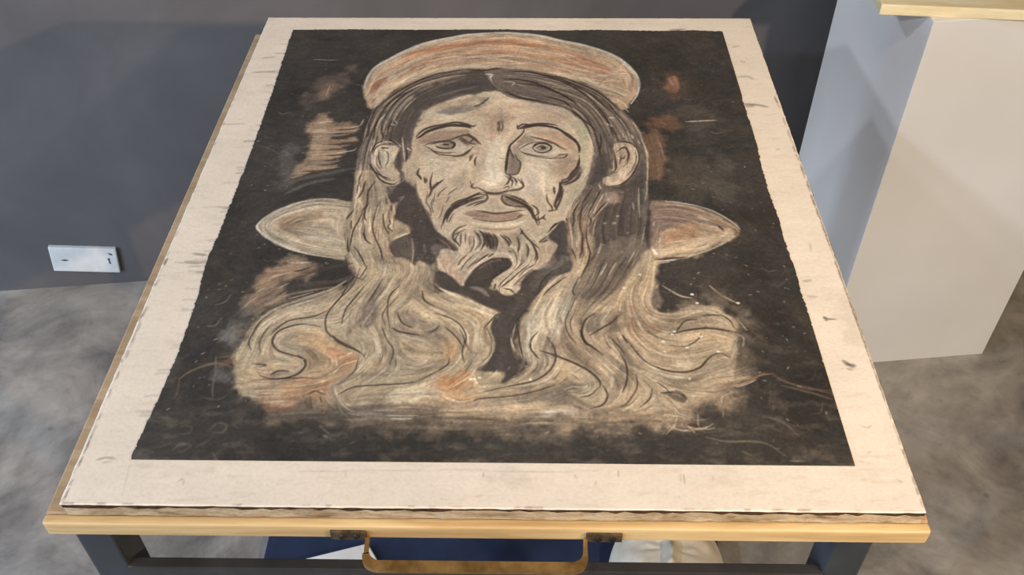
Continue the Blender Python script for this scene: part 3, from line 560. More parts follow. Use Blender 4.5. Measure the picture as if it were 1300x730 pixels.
S((54,43,35),2.37,0.75,[(228.1,562.4),(240.4,551.4)])
S((54,43,35),2.01,0.75,[(204,644.1),(198.1,611),(195.4,587.7)])
S((54,43,35),1.73,0.75,[(252.3,543.3),(255.5,527.1),(255.5,511.3)])
S((54,43,35),1.73,0.75,[(202.6,490.2),(200.8,475),(204.3,460.1)])
S((54,43,35),2.13,0.75,[(216.7,635),(212.2,617)])
S((168,150,122),1.75,0.7,[(216.7,635),(210,608.1),(208.9,576.3)])
S((168,150,122),1.66,0.7,[(198.3,622.9),(195.4,593.4),(195,559.4)])
S((168,150,122),1.62,0.7,[(213.3,593.5),(212.8,570.7)])
S((168,150,122),2.57,0.7,[(225.7,599.4),(232.5,596.6)])
S((168,150,122),1.73,0.7,[(231.2,608.2),(235.4,599.5)])
P((70,62,54),2.34,0.9,[(250.9,480.4),(257.5,475.4),(267.7,463),(271.8,450.8),(245,450.6),(252.4,465.4)],1.5)
P((178,158,128),2.97,0.9,[(252.4,511.2),(262.7,516.6),(271.7,485.6),(270.7,463.1),(260.5,475.4),(254.4,490.6)],1.5)
P((174,154,126),2.39,1,[(521.2,547.9),(529.8,558.9),(542.3,557.6),(549.4,548.1),(552,531.9),(550.3,510.8),(541.9,492.7),(538.1,482.5),(525,467.5),(512.9,464.9),(504.2,469.8),(506.3,479.8),(515.8,487.4),(514.9,497.6),(521.4,502.8),(521.5,529),(519.9,539.7)],1)
P((148,126,102),3.62,0.7,[(525,534.4),(534.9,542.5),(537.8,529.1),(532.8,513.3),(525.9,502.8),(522.8,513.2)],1.5)
P((190,170,142),3.53,0.7,[(507.5,474.8),(520,482.4),(534.7,497.7),(538.7,490.1),(525.4,472.4),(513.1,467.4)],1.5)
S((54,43,35),1.57,0.8,[(524.3,535.7),(532,545.2),(537.6,546.6),(539.4,529.1),(534.3,513.3)])
S((54,43,35),1.5,0.8,[(529.1,526.4),(531.1,521.1),(535.5,529.1)])
S((54,43,35),1.51,0.8,[(522.3,529),(522.1,502.8),(517.7,492.5),(523.7,492.6)])
S((54,43,35),1.57,0.8,[(545.4,556.3),(551.3,542.7),(552.4,523.9),(548.3,505.6),(538.1,482.5),(525,467.5),(508.4,463.7)])
S((54,43,35),2.3,0.8,[(528.2,558.9),(537.7,559),(546.8,554.9)])
S((54,43,35),1.3,0.8,[(528.9,523.8),(526.3,508)])
S((196,180,152),1.65,0.7,[(549.2,545.4),(551.3,529.2),(549.2,510.8)])
S((188,170,142),1.84,0.7,[(558.9,567.4),(562.8,540),(562.3,508.3),(557.9,467.7)])
S((160,140,116),2.95,0.6,[(547.9,610.3),(557.2,584.3),(561.1,556.4)])
S((190,176,152),2.27,0.7,[(546.9,575.8),(548.6,567.4)])
S((190,176,152),3.84,0.7,[(520.6,616),(525.5,616)])
S((190,176,152),2.1,0.7,[(535.9,578.5),(536.1,570.1)])
S((190,176,152),3.24,0.7,[(516.5,601.3),(522.6,595.6)])
P((150,128,106),3.44,0.8,[(506,447.8),(515.1,452.7),(522.3,438.4),(516.5,428.9),(506.6,433.5)],1.5)
P((150,124,98),3.74,0.8,[(263.2,562.6),(270.2,573.9),(285.8,579.7),(311.2,585.6),(333.7,585.7),(331.2,571.5),(315.6,565.8),(293.6,560.1),(271.9,554.4)],1.5)
S((66,54,46),3.8,0.85,[(263.4,569.6),(270.9,583.9),(281.6,592.5),(297.4,598.4),(313.3,603.5),(326.5,600.1),(336.6,594.3),(340.5,597.3)])
S((66,54,46),4.51,0.85,[(267.6,566.9),(276.1,579.6),(288.3,589.7),(307.3,595.6),(323.6,594.3),(335.1,590)])
S((66,54,46),4.6,0.85,[(273,578.2),(288.4,588.3),(302.5,594.1)])
S((66,54,46),3.87,0.85,[(313.7,597.1),(326.7,597.2),(333.5,591.4)])
S((66,54,46),2.37,0.85,[(264.5,565.4),(273.2,576.8)])
S((168,150,126),1.69,0.6,[(270.3,572.5),(282.1,585.9),(297.8,592.6)])
S((160,142,118),1.62,0.6,[(311.9,600.6),(323.4,597.2),(331.7,594.3)])
S((72,60,50),2.78,0.75,[(275.5,548.9),(284.4,555.9),(293.7,558.7),(307.8,562.4),(321.6,571.4),(334.2,575.8)])
S((72,60,50),2.58,0.75,[(287.8,553.1),(297,557.3),(309.6,558.8),(314.7,553.3),(313.6,545.1),(305.9,542.3),(296.3,545),(290.4,550.4)])
S((72,60,50),2.6,0.75,[(307.9,560.2),(314.9,554.7),(314.4,545.1)])
S((72,60,50),2.94,0.75,[(291.5,546.3),(301.2,543.1),(312.1,543.7)])
S((72,60,50),2.14,0.75,[(277.2,547.6),(285.6,540.8),(295.8,530.1),(310,527.5),(324,527.6),(334.4,538.4),(340.3,548)])
S((72,60,50),3.15,0.75,[(314.9,524.9),(327.2,527.6),(336,538.4)])
S((72,60,50),2.68,0.75,[(321.8,568.6),(331.9,557.6),(341.7,552.1)])
S((72,60,50),2.67,0.75,[(324.7,574.3),(336.1,568.7),(349.6,552.2)])
S((72,60,50),2.17,0.75,[(320.3,565.8),(332.2,552)])
S((72,60,50),2.43,0.75,[(330.9,577.1),(344.5,560.4)])
S((72,60,50),2.23,0.75,[(335.1,557.6),(341,566)])
P((106,88,72),2.48,0.6,[(315.7,563),(324.7,574.3),(337.4,575.8),(349.4,554.9),(338.5,552.1),(325.9,552)],1.5)
P((120,104,90),1.85,0.8,[(291.1,551.8),(298.7,555.9),(309.7,557.4),(313.2,551.9),(310.4,545.9),(299.4,545.8)],1)
S((58,48,40),3.55,0.8,[(300.6,551.8),(306.9,551.3)])
S((176,160,140),1.79,0.7,[(295.7,553.2),(298.8,553.7)])
P((190,172,144),2.45,0.7,[(318.3,546.5),(331,543.8),(323.8,531.6),(311.4,530.2),(317.2,538.3)],1.5)
S((84,68,55),1.52,0.75,[(336.5,527.7),(336.4,514.5)])
S((84,68,55),1.57,0.75,[(339.5,530.4),(337.8,517.1)])
S((84,68,55),1.56,0.75,[(345.2,525.1),(343.2,517.1),(344.1,504.1)])
S((84,68,55),1.51,0.75,[(342.3,519.8),(343.7,506.7)])
P((70,58,50),1.89,0.85,[(369.5,603.3),(372.2,607.7),(374.6,594.6),(373,576),(370.6,580.2),(369,591.7)],1)
S((92,76,64),2.15,0.6,[(375.1,609.2),(377,594.6),(375,580.3)])
P((170,120,96),3.73,0.6,[(358.5,568.9),(367.9,573.2),(369.8,563.4),(361.9,560.5)],1.5)
S((66,54,46),4.12,0.85,[(396.5,590.4),(402.9,599.1),(414.3,597.7),(430.5,596.4),(445,592.2),(454.5,585.1),(462.2,573.8),(469.9,564.1),(475.8,553),(477.2,539.4)])
S((66,54,46),4.37,0.85,[(398.2,588.4),(411,593.4),(427.2,597.8),(443.4,593.6)])
S((66,54,46),2.95,0.85,[(402.9,594.8),(420.8,600.7),(437,600.8),(449.9,596.5)])
S((66,54,46),2.47,0.85,[(406.2,590.5),(403.1,577.6),(393.7,560.8),(387.5,549.7),(385.4,533.4),(383.5,512.2),(383.1,491.5),(387.1,485.2)])
S((66,54,46),1.9,0.85,[(396.4,597.6),(397.4,587.6)])
S((66,54,46),1.89,0.85,[(454.5,586.5),(463.9,576.6),(473,562.7),(478,547.6)])
P((120,104,86),3.71,0.75,[(406.3,574.8),(415.9,569.3),(419,560.9),(406.4,552.6),(397.1,541.6),(393.8,547),(396.8,560.8)],1.5)
P((176,136,106),4.95,0.6,[(415.9,583.4),(440,583.6),(455.8,575.2),(468,555.7),(470.6,539.4),(461.3,542),(449.1,555.6),(433.4,566.6)],2)
S((84,68,55),2.74,0.8,[(414.3,570.7),(427,565.2),(442.8,556.9),(452,547.4),(459.7,540.7)])
S((84,68,55),2.35,0.8,[(417.5,569.3),(430.2,563.2),(445.9,554.2)])
S((84,68,55),1.65,0.8,[(397.9,540.2),(408,551.2),(417.5,556.8),(430.1,558.2),(442.7,554.2)])
S((84,68,55),1.64,0.8,[(399.4,538.9),(408.1,530.9),(420.5,525.6),(436,521.8),(448.4,522.7)])
S((84,68,55),2.06,0.8,[(444.6,524.5),(453.2,529.9),(461,529.9),(456.2,523.8),(448.4,522.7)])
P((192,174,146),2.44,0.7,[(401.8,540.3),(414.3,552.6),(430.1,556.9),(442.7,550.1),(453.4,539.3),(447,528.5),(431.4,525.7),(414.3,529.6)],1)
S((66,54,45),2.41,0.85,[(416.7,545.8),(420.6,553.2),(428.5,555.5),(437.2,552.8),(441,546),(437.8,538.6),(429.9,534.3),(421.3,536.9),(416.7,544.4)])
P((150,134,112),1.47,0.8,[(419.8,545),(425.3,551.3),(433.2,551.4),(437.9,545.1),(433.1,538.6),(425.3,537.7)],1)
S((66,54,45),1.73,0.7,[(422.9,545),(428.5,549.4),(433.9,545.6),(430,541.3),(424.5,541.8)])
S((54,44,37),4.18,0.9,[(428.8,545.6),(431,545.1)])
S((72,60,51),2.05,0.8,[(394.8,530.8),(397.3,520.2),(401.2,512.3),(400.6,499.3),(397.6,489.1),(391.6,486.5),(387,489)])
S((72,60,51),2.12,0.8,[(386,546.9),(389.3,533.4),(392.6,520.1)])
S((72,60,51),2.45,0.8,[(476.5,528.7),(475.9,512.9),(472.5,502.4),(465.9,489.6),(459.6,479.4),(453.4,474.4),(450.9,462)])
P((120,104,86),3,0.85,[(386,544.2),(392.5,530.8),(396.5,517.5),(399.7,507.1),(396.8,491.6),(390.1,486.5),(385.5,489),(385,517.4)],1.5)
P((140,120,98),3.61,0.6,[(389.4,528.1),(394.2,522.8),(397.5,504.5),(391.4,496.7)],1.5)
S((212,200,176),4.14,0.6,[(444.6,527.1),(448.5,528.5)])
P((190,172,142),3.62,0.6,[(401.8,530.8),(420.5,524.3),(436,520.4),(426.6,512.5),(409.7,515)],1.5)
S((76,62,52),1.61,0.8,[(381.5,463.9),(385.8,470.1),(390.2,481.4),(396.3,473.9),(395.7,464)])
S((76,62,52),1.46,0.8,[(388.6,481.4),(391.8,471.4)])
S((76,62,52),1.94,0.8,[(397.7,479),(403.8,469),(405.1,461.6),(399.5,455.5),(390.6,453)])
S((76,62,52),2.38,0.8,[(387,486.5),(390.2,481.4)])
S((84,68,55),2.07,0.75,[(339.1,472.3),(342.7,461.2),(350.2,458.8),(357.9,452.7),(368.5,448),(380.3,450.5),(392,455.4),(402.4,459.2),(405.4,466.6),(402.3,479)])
S((84,68,55),2.78,0.75,[(356.5,450.3),(368.5,446.7),(380.3,448)])
S((84,68,55),1.56,0.75,[(380.1,457.8),(386,462.7),(387.5,459)])
S((84,68,55),1.57,0.75,[(382.5,483.9),(387.2,478.9),(385.9,466.4)])
S((84,68,55),1.31,0.75,[(394,478.9),(395.6,471.4)])
P((164,140,114),3.47,0.8,[(359.4,452.7),(368.2,455.2),(380.1,455.3),(389,459.1),(380.4,445.6),(368.5,445.5)],1.5)
S((72,60,51),2.48,0.75,[(359.6,447.9),(362.1,439.5),(358.7,432.3),(351.5,427.5),(345.9,422.8)])
S((72,60,51),3.36,0.75,[(361.2,444.3),(352.2,446.6),(342.1,441.7),(330.8,432.1),(319.6,422.6),(314.6,410.9),(312.4,399.5),(311.6,390.4)])
S((72,60,51),3.39,0.75,[(356.9,439.4),(345.4,434.6),(334,427.4),(324.2,420.3),(317.6,408.7),(315,392.7)])
S((72,60,51),2.84,0.75,[(350.7,447.8),(339.2,439.3),(327.8,433.3),(318,424.9)])
S((72,60,51),2.31,0.75,[(358.6,434.7),(348.5,429.9),(337.1,422.7)])
S((72,60,51),2.45,0.75,[(331.1,427.4),(324.3,418)])
S((72,60,51),1.16,0.75,[(313.1,410.9),(309.4,381.5)])
S((72,60,51),1.21,0.75,[(321.9,408.7),(317.9,392.7)])
S((72,60,51),2.29,0.75,[(340.7,439.3),(344.9,444.2),(352.1,450.2)])
S((190,170,140),1.68,0.7,[(354.3,432.3),(345.7,426.3)])
S((190,170,140),1.75,0.7,[(349.7,437),(336.8,429.8)])
S((190,170,140),1.25,0.7,[(323.1,413.3),(319.5,401.8)])
P((100,84,70),2.85,0.85,[(380.3,448),(389.2,446.9),(401.1,439.8),(411.4,428),(415.8,418.7),(410,416.3),(398.4,420.9),(388.2,423.1),(383.7,427.8),(379.8,437.2)],1.5)
S((70,58,49),2.67,0.75,[(380.3,446.8),(379.1,437.2),(383.7,427.8),(392.5,423.2),(404.2,422.1),(411.5,421)])
S((70,58,49),2.68,0.75,[(383.4,442.1),(395.3,435),(407.1,425.6),(414.4,411.7),(420.1,400.4),(421.5,393.6)])
S((70,58,49),2.27,0.75,[(415.8,425.7),(421.6,418.7),(423,409.5),(418.7,404.9)])
S((70,58,49),2.36,0.75,[(415.8,409.5),(420.1,398.1),(427.3,400.4),(431.7,407.3)])
S((70,58,49),1.31,0.75,[(423,404.9),(424.4,389.1)])
S((70,58,49),1.97,0.75,[(427.3,402.7),(431.6,398.2)])
S((70,58,49),2.45,0.75,[(389.3,444.5),(401.1,437.4),(411.4,428)])
S((70,58,49),1.37,0.75,[(418.7,402.6),(422.9,386.9)])
S((70,58,49),1.94,0.75,[(414.4,414.1),(417.3,400.3)])
S((196,178,150),2.3,0.8,[(385.3,422),(388.2,420.8),(395.4,424.4)])
P((146,122,100),2.47,0.95,[(333.4,409.9),(343.4,413.5),(357.9,412.4),(369.6,410.2),(384,410.4),(395.6,412.7),(407.2,408.2),(401.5,402.5),(390,396.7),(375.8,394.3),(361.4,395.4),(348.4,399.8),(339.5,404.3)],1)
P((160,136,114),3.37,0.6,[(352.3,408.9),(369.7,407.9),(387,408.1),(384.3,400.1),(370,397.7),(356.9,401)],1.5)
S((86,62,48),2.36,0.85,[(346.2,415.4),(357.9,412.4),(369.6,409.5),(381.2,410.1),(392.7,412.7),(404.2,415.1)])
S((96,72,58),1.7,0.75,[(345.5,399.8),(358.6,395.8),(372.9,393.6),(387.2,395.6),(398.6,400.2),(407.2,406.6)])
S((86,66,54),1.82,0.8,[(398.6,402.5),(404.3,407.1)])
S((118,94,76),1.77,0.6,[(336.5,406.5),(349.5,405.5),(364,403.3)])
S((206,188,158),5.66,0.8,[(341.5,392.9),(356,388.6),(370.3,386.5),(387.4,387.7),(401.5,392.3),(410.1,398)])
S((150,126,100),4.23,0.7,[(347.7,382.9),(362,380.8),(376.2,378.7),(390.3,380.4),(403,386.7)])
S((200,178,146),3.58,0.6,[(363,434.7),(368.7,439.5),(374.7,434.8),(378,420.7)])
S((198,178,148),4.52,0.6,[(343.3,415.3),(363.6,416),(386.8,416.1)])
P((184,158,130),3.42,0.6,[(362.7,444.3),(377.4,444.4),(382.3,425.4),(381,416.1),(366.5,416),(361.8,427.6)],1.5)
S((64,53,45),2.76,0.8,[(273.5,499.7),(272.2,488.1),(274.9,483.1),(278.6,475.6)])
S((64,53,45),1.77,0.8,[(281.2,480.6),(283.8,468.1)])
S((64,53,45),1.89,0.8,[(289.6,470.6),(292.2,455.9),(300.3,468.2),(305.8,475.8)])
S((78,65,55),2.41,0.75,[(298.6,470.7),(293.5,458.3),(291.5,446.1),(289.1,438.9)])
S((78,65,55),1.36,0.75,[(289.2,475.6),(292,458.3)])
S((78,65,55),1.6,0.75,[(291,490.8),(289.8,468.2),(292,458.3)])
S((78,65,55),1.96,0.75,[(283.7,478.1),(285.1,470.6)])
S((78,65,55),1.64,0.75,[(305.8,475.8),(297.5,465.7),(293.7,455.9)])
S((78,65,55),1.3,0.75,[(311.3,460.9),(303.2,448.7),(300.9,439)])
S((78,65,55),1.3,0.75,[(323.4,458.6),(313.7,446.3)])
S((78,65,55),1.06,0.75,[(295.2,436.6),(294.7,424.7),(298.8,408.5)])
S((78,65,55),1.16,0.75,[(288.1,451),(288.2,431.8),(293.7,417.7),(296.3,403.9)])
S((78,65,55),0.996,0.75,[(309.3,424.9),(307.7,406.3),(305.3,399.4)])
S((78,65,55),0.958,0.75,[(315.5,441.5),(311.9,429.6)])
S((78,65,55),0.877,0.75,[(297.2,448.6),(296.1,424.8)])
S((74,62,53),3.43,0.8,[(476.4,505),(470.5,489.6),(461,474.4),(451.8,469.4)])
S((74,62,53),3.24,0.8,[(476.7,492.2),(470.1,477),(456.2,465.7)])
S((74,62,53),2.43,0.8,[(469.1,492.1),(459.4,471.9)])
S((74,62,53),2.95,0.8,[(450.4,471.9),(450,457.1),(446.8,442.5),(443.5,425.9),(446.3,416.6)])
S((74,62,53),2.37,0.8,[(454.5,457.1),(449.5,433),(443.3,414.3)])
S((74,62,53),1.81,0.8,[(433.6,447.3),(434.9,432.9),(439.1,423.6),(440.4,414.3)])
S((74,62,53),2.32,0.8,[(442.7,461.9),(443.2,447.3)])
S((74,62,53),2.62,0.8,[(453.1,462),(448.3,445)])
S((74,62,53),2.28,0.8,[(436.1,414.2),(441.9,416.6)])
P((96,82,68),2.94,0.75,[(451.8,469.4),(464.1,479.5),(477,502.5),(477.1,484.6),(468.4,472),(456.2,464.5)],1.5)
S((178,160,132),1.16,0.7,[(440.6,425.9),(441.9,416.6)])
S((176,160,130),1.67,0.6,[(460.9,471.9),(470.2,482)])
S((60,50,43),1.6,0.8,[(451.6,396.1),(441.4,387),(434.1,373.7)])
S((60,50,43),1.56,0.8,[(432.6,367.2),(427,360.6),(424.2,356.3)])
S((60,50,43),1.52,0.8,[(434,360.7),(426.9,356.3)])
S((60,50,43),2.18,0.8,[(444.3,391.5),(438.5,382.6)])
S((66,55,47),1.9,0.75,[(338.9,387.3),(330.6,382.8),(324.8,373.9),(324.8,361.9),(330.9,353.4),(333.3,348.1)])
S((66,55,47),1.52,0.75,[(325.8,368.4),(329.8,372.8),(337.9,379.5)])
S((66,55,47),1.47,0.75,[(331.2,372.9),(327.6,362),(329.4,355.5)])
S((66,55,47),1.28,0.75,[(333.3,372.9),(333.8,351.3)])
S((66,55,47),1.69,0.75,[(347.9,377.4),(354,366.5),(356,353.6),(350.9,343)])
S((66,55,47),2.51,0.75,[(355,377.5),(359.6,368.7),(361.5,355.8),(357.8,343)])
S((66,55,47),2.98,0.75,[(359.3,375.3),(364.1,360.1),(364.5,347.3)])
S((66,55,47),3.43,0.75,[(365.1,373.1),(371.1,360.2),(371.5,345.2)])
S((66,55,47),2.83,0.75,[(370.8,371),(375.3,360.2),(375,345.3)])
S((66,55,47),2.52,0.75,[(379.3,368.9),(385,362.4),(389.4,353.9),(389.4,349.6)])
S((66,55,47),2.12,0.75,[(383.5,368.9),(389.2,362.5),(392.2,353.9)])
S((66,55,47),2.01,0.75,[(399,366.9),(401.2,351.9),(400,339.2)])
S((66,55,47),2,0.75,[(409.5,354.1),(411.7,343.5),(410.3,331)])
S((66,55,47),2.14,0.75,[(401.6,382.3),(407.4,369.1),(415.8,356.3),(424.1,345.7)])
S((66,55,47),1.7,0.75,[(414.4,356.2),(419.9,343.6),(422,331.1),(419.2,320.8)])
S((66,55,47),1.29,0.75,[(417.2,352),(420.6,337.3),(418.5,324.9)])
S((66,55,47),2.09,0.75,[(389.6,341.2),(392.4,340.2)])
S((66,55,47),0.911,0.75,[(338.2,372.9),(339.1,355.6)])
S((66,55,47),0.907,0.75,[(342.8,366.4),(344.3,349.2)])
S((66,55,47),1.12,0.75,[(348.4,366.5),(349.1,351.4),(345.5,338.7)])
S((66,55,47),1.23,0.75,[(341.6,334.5),(335.3,324.1),(333,315.9)])
S((66,55,47),1.03,0.75,[(349.9,334.6),(341,320.1),(336.2,307.9)])
S((66,55,47),2.06,0.75,[(367.7,336.8),(359.7,328.5),(350.6,318.1)])
S((66,55,47),1.81,0.75,[(371.8,336.9),(366.5,330.6)])
S((66,55,47),1.08,0.75,[(355.6,328.4),(344.1,312)])
S((66,55,47),2.27,0.75,[(404.5,377.9),(403.1,371.3)])
S((66,55,47),1.26,0.75,[(407.6,324.8),(399.6,312.5),(389,298.4)])
S((66,55,47),1.28,0.75,[(413.1,318.7),(402.3,306.5),(391.8,292.5),(384,282.7)])
S((66,55,47),1.3,0.75,[(418.5,318.7),(409,310.6),(401.1,298.5)])
S((66,55,47),1.12,0.75,[(394.3,304.4),(383.8,290.5),(378.7,280.8)])
S((66,55,47),1.04,0.75,[(390.4,292.5),(381.4,280.8)])
S((66,55,47),1.15,0.75,[(415.8,310.6),(405.1,298.6),(394.6,282.8)])
S((66,55,47),1.81,0.75,[(385.4,278.9),(392,277),(397.4,271.4)])
S((66,55,47),1.76,0.75,[(375.9,286.5),(374.8,278.8)])
P((84,72,62),3.27,0.7,[(355.1,375.3),(370.7,373.2),(376.5,366.7),(375.6,347.4),(368.9,342.1),(361.5,353.7)],2)
P((120,104,86),3.27,0.5,[(376.3,373.2),(398.9,371.2),(404.7,354),(390.8,349.6),(379.5,360.2)],2)
S((200,180,149),1.94,0.75,[(347.8,379.6),(353.8,373.1)])
S((200,180,149),1.67,0.75,[(359.3,376.4),(362.4,368.8)])
S((200,180,149),1.58,0.75,[(346.1,355.7),(344,340.8)])
S((200,180,149),1.81,0.75,[(359.2,340.9),(350.2,326.3),(340.1,310)])
S((200,180,149),1.94,0.75,[(380,336.9),(389.7,334.9),(396.8,320.6)])
S((200,180,149),1.64,0.75,[(396.6,328.8),(399.5,316.5),(391.6,302.4)])
S((200,180,149),1.67,0.75,[(404.8,333),(404.9,320.7),(394.3,304.4)])
S((200,180,149),1.68,0.75,[(373.1,292.4),(378.5,288.5),(381.5,276.9)])
S((200,180,149),1.58,0.75,[(335.5,344.9),(333.5,332.4)])
S((200,180,149),1.78,0.75,[(357.3,320.2),(348.3,308),(339.7,292.1)])
S((200,180,149),2.14,0.75,[(382.6,345.3),(393.8,339.1)])
S((200,180,149),1.47,0.75,[(339.7,292.1),(340.8,284.3)])
S((200,180,149),1.53,0.75,[(414.4,324.8),(413.1,316.7)])
S((200,180,149),1.53,0.75,[(402,339.2),(403.5,326.8)])
S((150,150,104),4.48,0.5,[(370.8,280.7),(376.2,276.9)])
B([(178,158,127),(146,126,100),(190,172,141),(120,101,82),(170,150,120)],1.62,0.65,34,[(195.7,558),(194.7,497.2),(199.5,440.6),(202.1,387.9),(210,338.6),(223.8,296.3)],[(221.6,480.8),(245.7,422.5),(243.8,381),(245.1,345.7),(253.6,318.8),(263,296.7)])
S((54,43,35),1.59,0.78,[(209.4,472.5),(207.8,450.3),(203.8,435.9)])
S((54,43,35),1.6,0.78,[(221.5,472.6),(215.3,450.4),(216.9,426.5),(211.7,410.1)])
S((54,43,35),1.5,0.78,[(220.4,433.6),(216.6,417.1),(217.2,401),(220.3,394.2)])
S((54,43,35),1.4,0.78,[(230.9,431.3),(229.3,414.9),(228.4,392),(230.6,374.2),(238.9,352.6),(245.1,335.8),(245.6,319.2)])
S((54,43,35),1.41,0.78,[(238.1,408),(242.1,385.4),(249.5,370)])
S((54,43,35),1.67,0.78,[(202.4,414.7),(198.2,403.1),(196.3,396.3)])
S((54,43,35),1.46,0.78,[(213.1,410.1),(210.9,394.1),(207.4,378.4),(207,360.9),(207.2,339.6)])
S((54,43,35),1.44,0.78,[(219,387.4),(222.1,363.2),(232.2,350.4)])
S((54,43,35),1.39,0.78,[(211.6,348.1),(220.5,333.5),(230,313)])
S((54,43,35),1.41,0.78,[(246.4,424.4),(247.7,412.7)])
S((54,43,35),1.38,0.78,[(202.3,394),(204.5,378.4)])
S((54,43,35),1.35,0.78,[(202.5,363.1),(205.2,343.8),(207.5,337.5)])
S((54,43,35),1.51,0.78,[(246.1,401.2),(248.7,389.9),(246.6,383.2),(253.3,374.4)])
S((54,43,35),2.19,0.78,[(229.1,472.7),(235.7,467.7),(246.4,465.4)])
S((54,43,35),1.37,0.78,[(219.6,371.9),(224.1,358.9)])
S((54,43,35),1.48,0.78,[(201.1,467.5),(201.5,447.9)])
S((196,178,146),1.77,0.7,[(201.9,472.5),(203.3,445.5),(202.4,414.7)])
S((196,178,146),1.68,0.7,[(222.3,424.2),(224.1,392),(233.7,361.2)])
S((196,178,146),1.69,0.7,[(234.6,412.6),(234.7,387.6),(246.3,361.3),(251,344.2)])
S((196,178,146),1.64,0.7,[(215.3,394.2),(215.4,371.9),(223.3,344),(233.6,317.1)])
S((196,178,146),1.69,0.7,[(249.3,424.4),(252.8,405.8)])
S((196,178,146),2.44,0.7,[(256.1,361.3),(265.3,367.9),(273.3,372.4)])
S((196,178,146),1.96,0.7,[(245.6,398.9),(249.7,394.4),(247.6,387.7)])
S((196,178,146),1.68,0.7,[(208.9,337.5),(214.8,325.1),(224.9,310.9)])
S((196,178,146),1.73,0.7,[(237.6,424.3),(237.8,410.3)])
S((196,178,146),1.76,0.7,[(205.3,435.9),(211.6,421.7)])
B([(120,104,84),(146,128,102),(92,80,67),(160,141,112)],1.66,0.6,18,[(230,356.8),(237.3,331.5),(243.9,311.1),(238.2,291.2)],[(263.8,327.6),(272.9,319.5),(279.5,307.4),(274.5,289.5)])
B([(184,165,132),(146,126,99),(192,174,142),(128,110,88),(170,150,118)],2.24,0.6,30,[(219.9,305.4),(200.1,279.6),(168.7,262),(138.3,243.5),(124.3,218.8),(122.3,190.6),(116.3,174.1)],[(254.8,292.8),(233.6,255.2),(220.6,227.8),(187.7,225.2),(152.2,215.6),(144.9,190.8),(143.7,158.5)])
B([(184,165,132),(150,130,102),(192,174,142),(136,117,93),(170,150,118)],1.84,0.55,30,[(236.6,299),(225.1,255.2),(225.1,225.5),(249.4,197.3),(238.3,159.4),(217.9,138.6)],[(302.1,299.6),(283.8,261.8),(265.2,237.6),(272.7,192),(269.9,159.7),(242.6,128.7)])
B([(178,158,124),(150,130,102),(190,172,138),(138,118,94)],1.94,0.55,26,[(302.3,297.1),(325.7,272),(352.1,256.4),(376.1,243.4),(371.8,221.1),(379.2,193.1),(368.3,160.7)],[(274.1,274),(292.9,255.8),(319.5,238.1),(341.6,215.1),(346.9,192.8),(336.5,165.7),(310.9,139.5)])
S((64,52,43),1.32,0.8,[(223.8,310.6),(219.4,282.2),(206.6,258.6),(198.9,239.6),(198.6,224.8),(203.5,210.4),(215.5,199.9),(232.3,189.5),(243.6,181),(247.5,174.3)])
S((64,52,43),1.61,0.8,[(198.3,243.4),(183.9,233.9),(161.3,228.1),(150.3,217.1),(144.7,206.3)])
S((64,52,43),1.83,0.8,[(194.3,219.3),(175.4,222.8),(158.1,217.2),(149.5,208.1),(148.9,195.7),(156.6,185.3),(167.8,180.3),(181.3,175.3),(187.6,168.6)])
S((64,52,43),1.92,0.8,[(178.2,178.7),(186.5,172),(187.5,161.9),(180.6,152),(164.2,146.9),(149,149),(142.3,154.8)])
S((64,52,43),1.04,0.8,[(138.7,145),(164.2,146.9),(183.8,148.1),(201,148.2)])
S((64,52,43),1.35,0.8,[(140.7,239.1),(130.2,226),(125.9,209.6),(124.3,195.5),(129.2,185.1)])
S((64,52,43),0.9,0.8,[(143.3,226.1),(137.5,209.8),(135.3,195.6),(139.6,181.7)])
S((64,52,43),1.53,0.8,[(231.9,280.3),(222.6,258.8),(216.8,243.5),(215.9,223.2)])
S((64,52,43),1.4,0.8,[(213.9,282.2),(208.7,262.5),(202.4,251)])
S((64,52,43),1.35,0.8,[(250.9,292.5),(243.1,266.7),(239.2,255.1)])
S((64,52,43),1.26,0.8,[(271.1,282.7),(262,266.9),(261.8,244),(267.3,218.2)])
S((64,52,43),1.51,0.8,[(296.3,275),(300.3,259.5),(311.7,250.1)])
S((64,52,43),1.44,0.8,[(309.8,240.7),(326,235.2),(339.7,224.4),(347.1,208.2),(347.6,197.6),(351.9,187.3)])
S((64,52,43),1.59,0.8,[(324.3,220.6),(335.5,208.1),(344,194.1),(344.5,183.8)])
S((64,52,43),1.07,0.8,[(340,218.9),(346.1,201.1),(344.5,183.8),(347.8,170.2)])
S((64,52,43),1.24,0.8,[(332.3,176.8),(330.5,166.7),(318.8,156.6),(304.8,146.7)])
S((64,52,43),1.92,0.8,[(269.9,218.2),(278.3,212.9),(299.4,207.8)])
S((64,52,43),1.07,0.8,[(259.5,218.1),(266.7,200.4),(274.6,186.5),(273.1,166.1)])
S((64,52,43),0.964,0.8,[(240.1,179.3),(239,159.1),(231,146)])
S((64,52,43),1.33,0.8,[(226.5,126.8),(239.7,136.4),(263.8,139.8),(288,141.7),(304.9,145.1)])
S((64,52,43),1.02,0.8,[(368.6,219.2),(374.4,197.9),(372.4,180.6),(362.9,167)])
S((64,52,43),1.48,0.8,[(135.3,166.4),(148.1,164.9),(142.5,162.1)])
S((64,52,43),1.58,0.8,[(209.2,206.9),(218.5,196.4),(240.9,182.7)])
S((64,52,43),0.869,0.8,[(261,251.5),(257.4,236.4),(261.7,221.8)])
S((64,52,43),1.35,0.8,[(366,219.2),(375.9,235.7),(381,241.3)])
S((64,52,43),1.49,0.8,[(272.8,240.3),(279.6,225.6),(290.7,218.4)])
S((64,52,43),1.26,0.8,[(306.9,211.4),(314.3,215.1),(319,222.3)])
